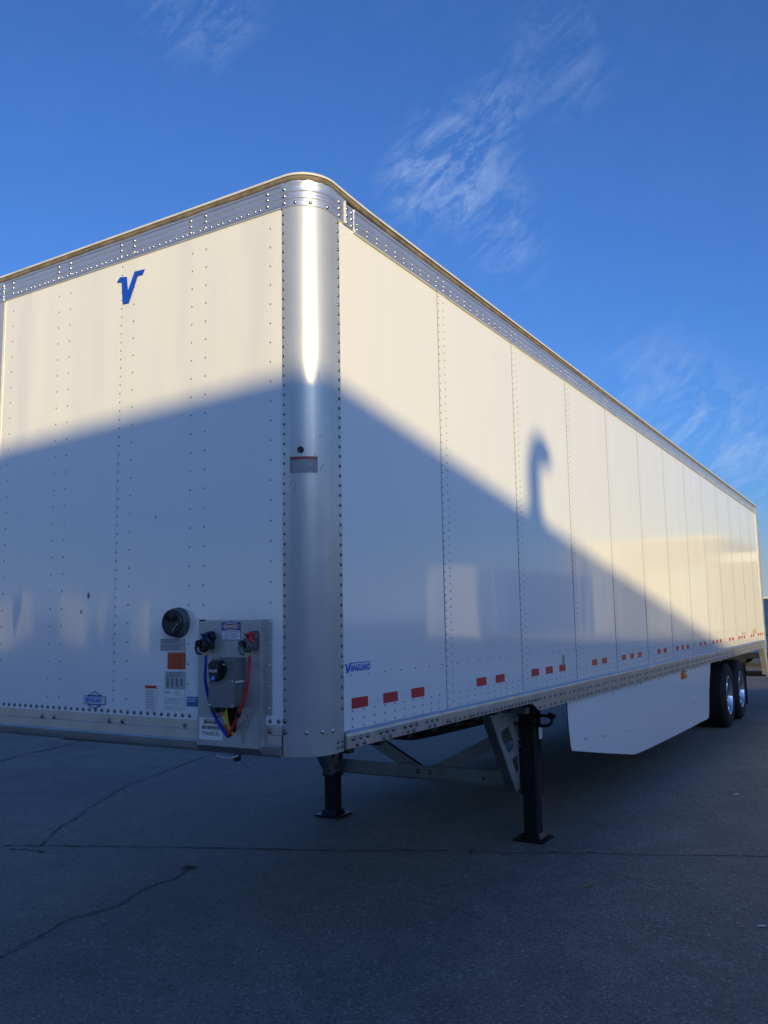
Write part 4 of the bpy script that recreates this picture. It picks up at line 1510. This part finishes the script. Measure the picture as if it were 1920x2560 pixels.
for wy in (11.46, 12.715):
    for side in (1, -1):
        xo = -0.030 if side == 1 else -TW + 0.030
        ax = (-side, 0, 0)
        wl_ = bpy.data.objects.new('wheel', None)
        COL.objects.link(wl_)
        wl_.parent = T
        wl_.location = Vector((xo, wy, 0.502)) - ORG[T.name]
        ORG[wl_.name] = Vector((xo, wy, 0.502))
        ty = MB().lathe(TYRP, (xo, wy, 0.502), ax, 64).build('tyre', 'rubber', wl_, 35)
        MB().lathe(TYRP, Vector((xo, wy, 0.502)) + Vector(ax) * 0.335, ax, 48).build('tyre', 'rubber', wl_, 35)
        MB().lathe(RIM, (xo, wy, 0.502), ax, 64).build('rim', 'mirror', wl_, 35)
        MB().lathe([(0.07, 0.03), (0.085, 0.05), (0.09, 0.12), (0.0, 0.02), (0.06, 0.02)], (xo, wy, 0.502), ax, 24).build('hub', 'mirror', wl_, 35)
ax_ = MB()
for wy in (11.46, 12.715):
    ax_.cyl((-0.3, wy, 0.502), (-TW + 0.3, wy, 0.502), 0.065, 14)
ax_.build('axle', 'black', T, 40)
sf = MB()
for x in (-0.82, -1.78):
    sf.box(x - 0.05, x + 0.05, 10.2, 14.6, 0.98, 1.12)
    for y in (10.75, 12.05, 13.35):
        sf.box(x - 0.06, x + 0.06, y - 0.08, y + 0.08, 0.62, 0.98)
for y in (10.3, 11.9, 13.2, 14.5):
    sf.box(-1.78, -0.82, y - 0.05, y + 0.05, 0.98, 1.10)
sf.build('slider_frame', 'dark', T)
for y in (11.46, 12.715):
    for x in (-0.82, -1.78):
        MB().lathe([(0.0, 0.0), (0.11, 0.0), (0.13, 0.06), (0.12, 0.10), (0.13, 0.16), (0.11, 0.22), (0.0, 0.22)], (x, y + 0.25, 0.70), (0, 0, 1), 18).build('air_spring', 'rubber', T, 40)
MB().box(-0.34, -0.30, 12.0, 12.1, 1.0, 1.12, 0.004).build('rail_clip', 'galv', T)
for x0 in (-0.66, -TW + 0.04):
    MB().box(x0, x0 + 0.62, 13.48, 13.49, 0.18, 0.92).build('mud_flap', 'rubber', T)

# --- rear frame, bumper guard
rr_ = MB()
for q, sg in ((0.0, 1), (-TW, -1)):
    x0, x1 = sorted((q - sg * 0.10, q + sg * 0.022))
    rr_.box(x0, x1, 15.955, TL, 1.09, 4.052, 0.004)
rr_.box(-TW + 0.1, -0.1, 15.96, TL - 0.005, 3.93, 4.05)
rr_.box(-TW + 0.1, -0.1, 15.96, TL - 0.005, 1.09, 1.25)
rr_.build('rear_frame', 'galv', T, 30)
MB().box(-TW + 0.1, -1.305, 16.0, 16.04, 1.25, 3.93).build('rear_door', 'paint', T)
MB().box(-1.301, -0.1, 16.0, 16.04, 1.25, 3.93).build('rear_door', 'paint', T)
for q, sg in ((0.012, -1), (-TW - 0.012, 1)):
    gp = MB()
    gp.prism([(15.66, 1.10), (16.14, 1.10), (16.16, 0.62), (16.13, 0.50), (16.03, 0.50), (15.99, 0.66)], lambda u, v, o, q=q, sg=sg: (q + sg * o, u, v), 0.10)
    gp.build('guard_bracket', 'galv', T)
MB().box(-TW + 0.05, -0.02, 16.02, 16.13, 0.505, 0.61, 0.004).build('bumper_guard', 'black', T, 30)  # black colour stands in for the shade on the bumper
sb2 = MB()
sb2.box(0.012, 0.024, 15.70, 16.10, 1.135, 1.150)
sb2.box(0.012, 0.024, 15.70, 16.10, 1.185, 1.200)
sb2.build('rear_trim', 'alu', T)

# ------------------------------------------------------------------ things further off
vx0, vx1, vy0, vy1 = -6.9, -1.28, 28.6, 30.6
van = thing('cargo_van', 'dark blue cargo van with pale roof parked beyond the trailer rear', 'van', ((vx0 + vx1) / 2, (vy0 + vy1) / 2, 0))
vb = MB()
side = [(vx0, 0.42), (vx0, 1.05), (vx0 + 0.9, 1.22), (vx0 + 1.7, 2.02), (vx0 + 2.0, 2.22), (vx1 - 0.06, 2.28), (vx1, 2.1), (vx1 + 0.03, 0.42)]
vb.prism(side, lambda u, v, o: (u, vy0 + o, v), vy1 - vy0)
vb.build('body', 'bluevan', van)
MB().box(vx0 + 1.95, vx1 - 0.02, vy0 - 0.01, vy1 + 0.01, 2.285, 2.345, 0.02).build('roof', 'roof', van)
for z in (1.05, 1.55, 1.95):
    MB().box(vx0 + 2.0, vx1 - 0.05, vy0 - 0.015, vy0, z, z + 0.05).build('side_moulding', 'blackpl' if z < 1.2 else 'bluevan', van)
MB().box(vx0 + 1.75, vx0 + 2.9, vy0 - 0.012, vy0, 1.30, 1.92).build('window', 'glass', van)
MB().box(vx1 - 1.45, vx1 - 0.55, vy0 - 0.012, vy0, 1.62, 1.93).build('window', 'glass', van)
MB().box(vx0 + 0.1, vx1 + 0.06, vy0 - 0.03, vy1 + 0.03, 0.26, 0.46).build('lower_trim', 'blackpl', van)
MB().box(vx1 - 0.10, vx1 + 0.045, vy0 - 0.02, vy0 + 0.10, 0.62, 0.98).build('tail_light', 'tail', van)
for x in (vx0 + 1.0, vx1 - 1.2):
    for y in (vy0 + 0.02, vy1 - 0.02):
        wv = MB().lathe([(0.0, -0.03), (0.2, -0.03), (0.32, -0.02), (0.345, 0.02), (0.345, 0.2), (0.0, 0.2)], (x, y, 0.345), (0, 1, 0) if y < 29 else (0, -1, 0), 24).build('wheel', 'rubber', van, 35)


def parked(x0, y0, ln, along_y, label, body='paint', h=4.1, group=None):
    w = 2.6
    lx, ly = (w, ln) if along_y else (ln, w)
    t = thing('parked_trailer', label, 'semi trailer', (x0 + lx / 2, y0 + ly / 2, 0), group)
    MB().box(x0, x0 + lx, y0, y0 + ly, 1.1, h, 0.03).build('body', body, t)
    MB().box(x0 + 0.02, x0 + lx - 0.02, y0 - 0.01, y0 + ly + 0.01, 1.02, 1.16).build('bottom_rail', 'alu_dull', t)
    if along_y:
        for k in range(4):
            MB().box(x0 + 0.1 + (w / 2 - 0.08) * (k % 2), x0 + w / 2 - 0.02 + (w / 2 - 0.08) * (k % 2), y0 - 0.03, y0, 1.25 + 1.4 * (k // 2), 2.6 + 1.3 * (k // 2)).build('door_panel', body, t)
        for y in (y0 + 1.4, y0 + 2.65):
            for x in (x0, x0 + w):
                MB().lathe([(0.0, -0.02), (0.28, -0.02), (0.3, 0.0), (0.48, 0.0), (0.5, 0.03), (0.5, 0.26), (0.0, 0.26)], (x, y, 0.5), (1, 0, 0) if x == x0 else (-1, 0, 0), 20).build('wheel', 'rubber', t, 35)
        for x in (x0 + 0.4, x0 + w - 0.4):
            MB().box(x - 0.07, x + 0.07, y0 + ln - 2.6, y0 + ln - 2.45, 0, 1.1).build('landing_leg', 'black', t)
    else:
        for x in (x0 + 1.4, x0 + 2.65):
            MB().lathe([(0.0, -0.02), (0.28, -0.02), (0.3, 0.0), (0.48, 0.0), (0.5, 0.03), (0.5, 0.26), (0.0, 0.26)], (x, y0, 0.5), (0, 1, 0), 20).build('wheel', 'rubber', t, 35)
        for y in (y0 + 0.4, y0 + w - 0.4):
            MB().box(x0 + ln - 2.6, x0 + ln - 2.45, y - 0.07, y + 0.07, 0, 1.1).build('landing_leg', 'black', t)
    return t


parked(13.16, 31.5, 15.0, True, 'white box trailer across the yard, seen only mirrored in the long trailer side')
for k in range(5):
    parked(30.5 + 4.1 * k, 20.0, 14.0, True, 'white box trailer in the row across the yard, seen only mirrored in the corner post', group='white trailers mirrored in the corner post')
fw = thing('far_building', 'low pale metal building across the yard, seen only mirrored in the trailer side', 'building', (17, 66, 0))
MB().box(8.0, 19.5, 62, 80, 0, 7.2).build('wall', 'wall_tan', fw)
MB().box(7.9, 19.6, 61.9, 80.1, 7.2, 7.5).build('parapet', 'wall_pale', fw)
for x0, x1, mt in ((15.7, 16.3, 'roof'), (16.5, 17.6, 'roof'), (17.75, 18.2, 'wall_pale'), (9.0, 10.6, 'door_w'), (11.4, 13.0, 'wall_pale')):
    MB().box(x0, x1, 61.94, 62.0, 0.6, 7.0 if x0 > 15 else 5.2).build('wall_bay', mt, fw)
MB().box(2.5, 7.9, 62, 80, 0, 5.4).build('annex', 'wall_tan', fw)
MB().box(2.4, 7.9, 61.9, 80, 5.4, 6.1).build('fascia', 'roof', fw)
MB().box(19.5, 30.0, 66, 80, 0, 4.4).build('annex', 'wall_grey', fw)
fb = thing('far_shed', 'low tan shed far behind the viewer, seen only mirrored in the trailer nose', 'building', (-80, -60, 0))
MB().box(-95, -74, -60, -44, 0, 4.2).build('wall', 'wall_pale', fb)
for k in range(3):
    MB().box(-74.0, -73.9, -59 + k * 5, -56.6 + k * 5, 0.3, 3.6).build('shed_door', 'wall_grey', fb)
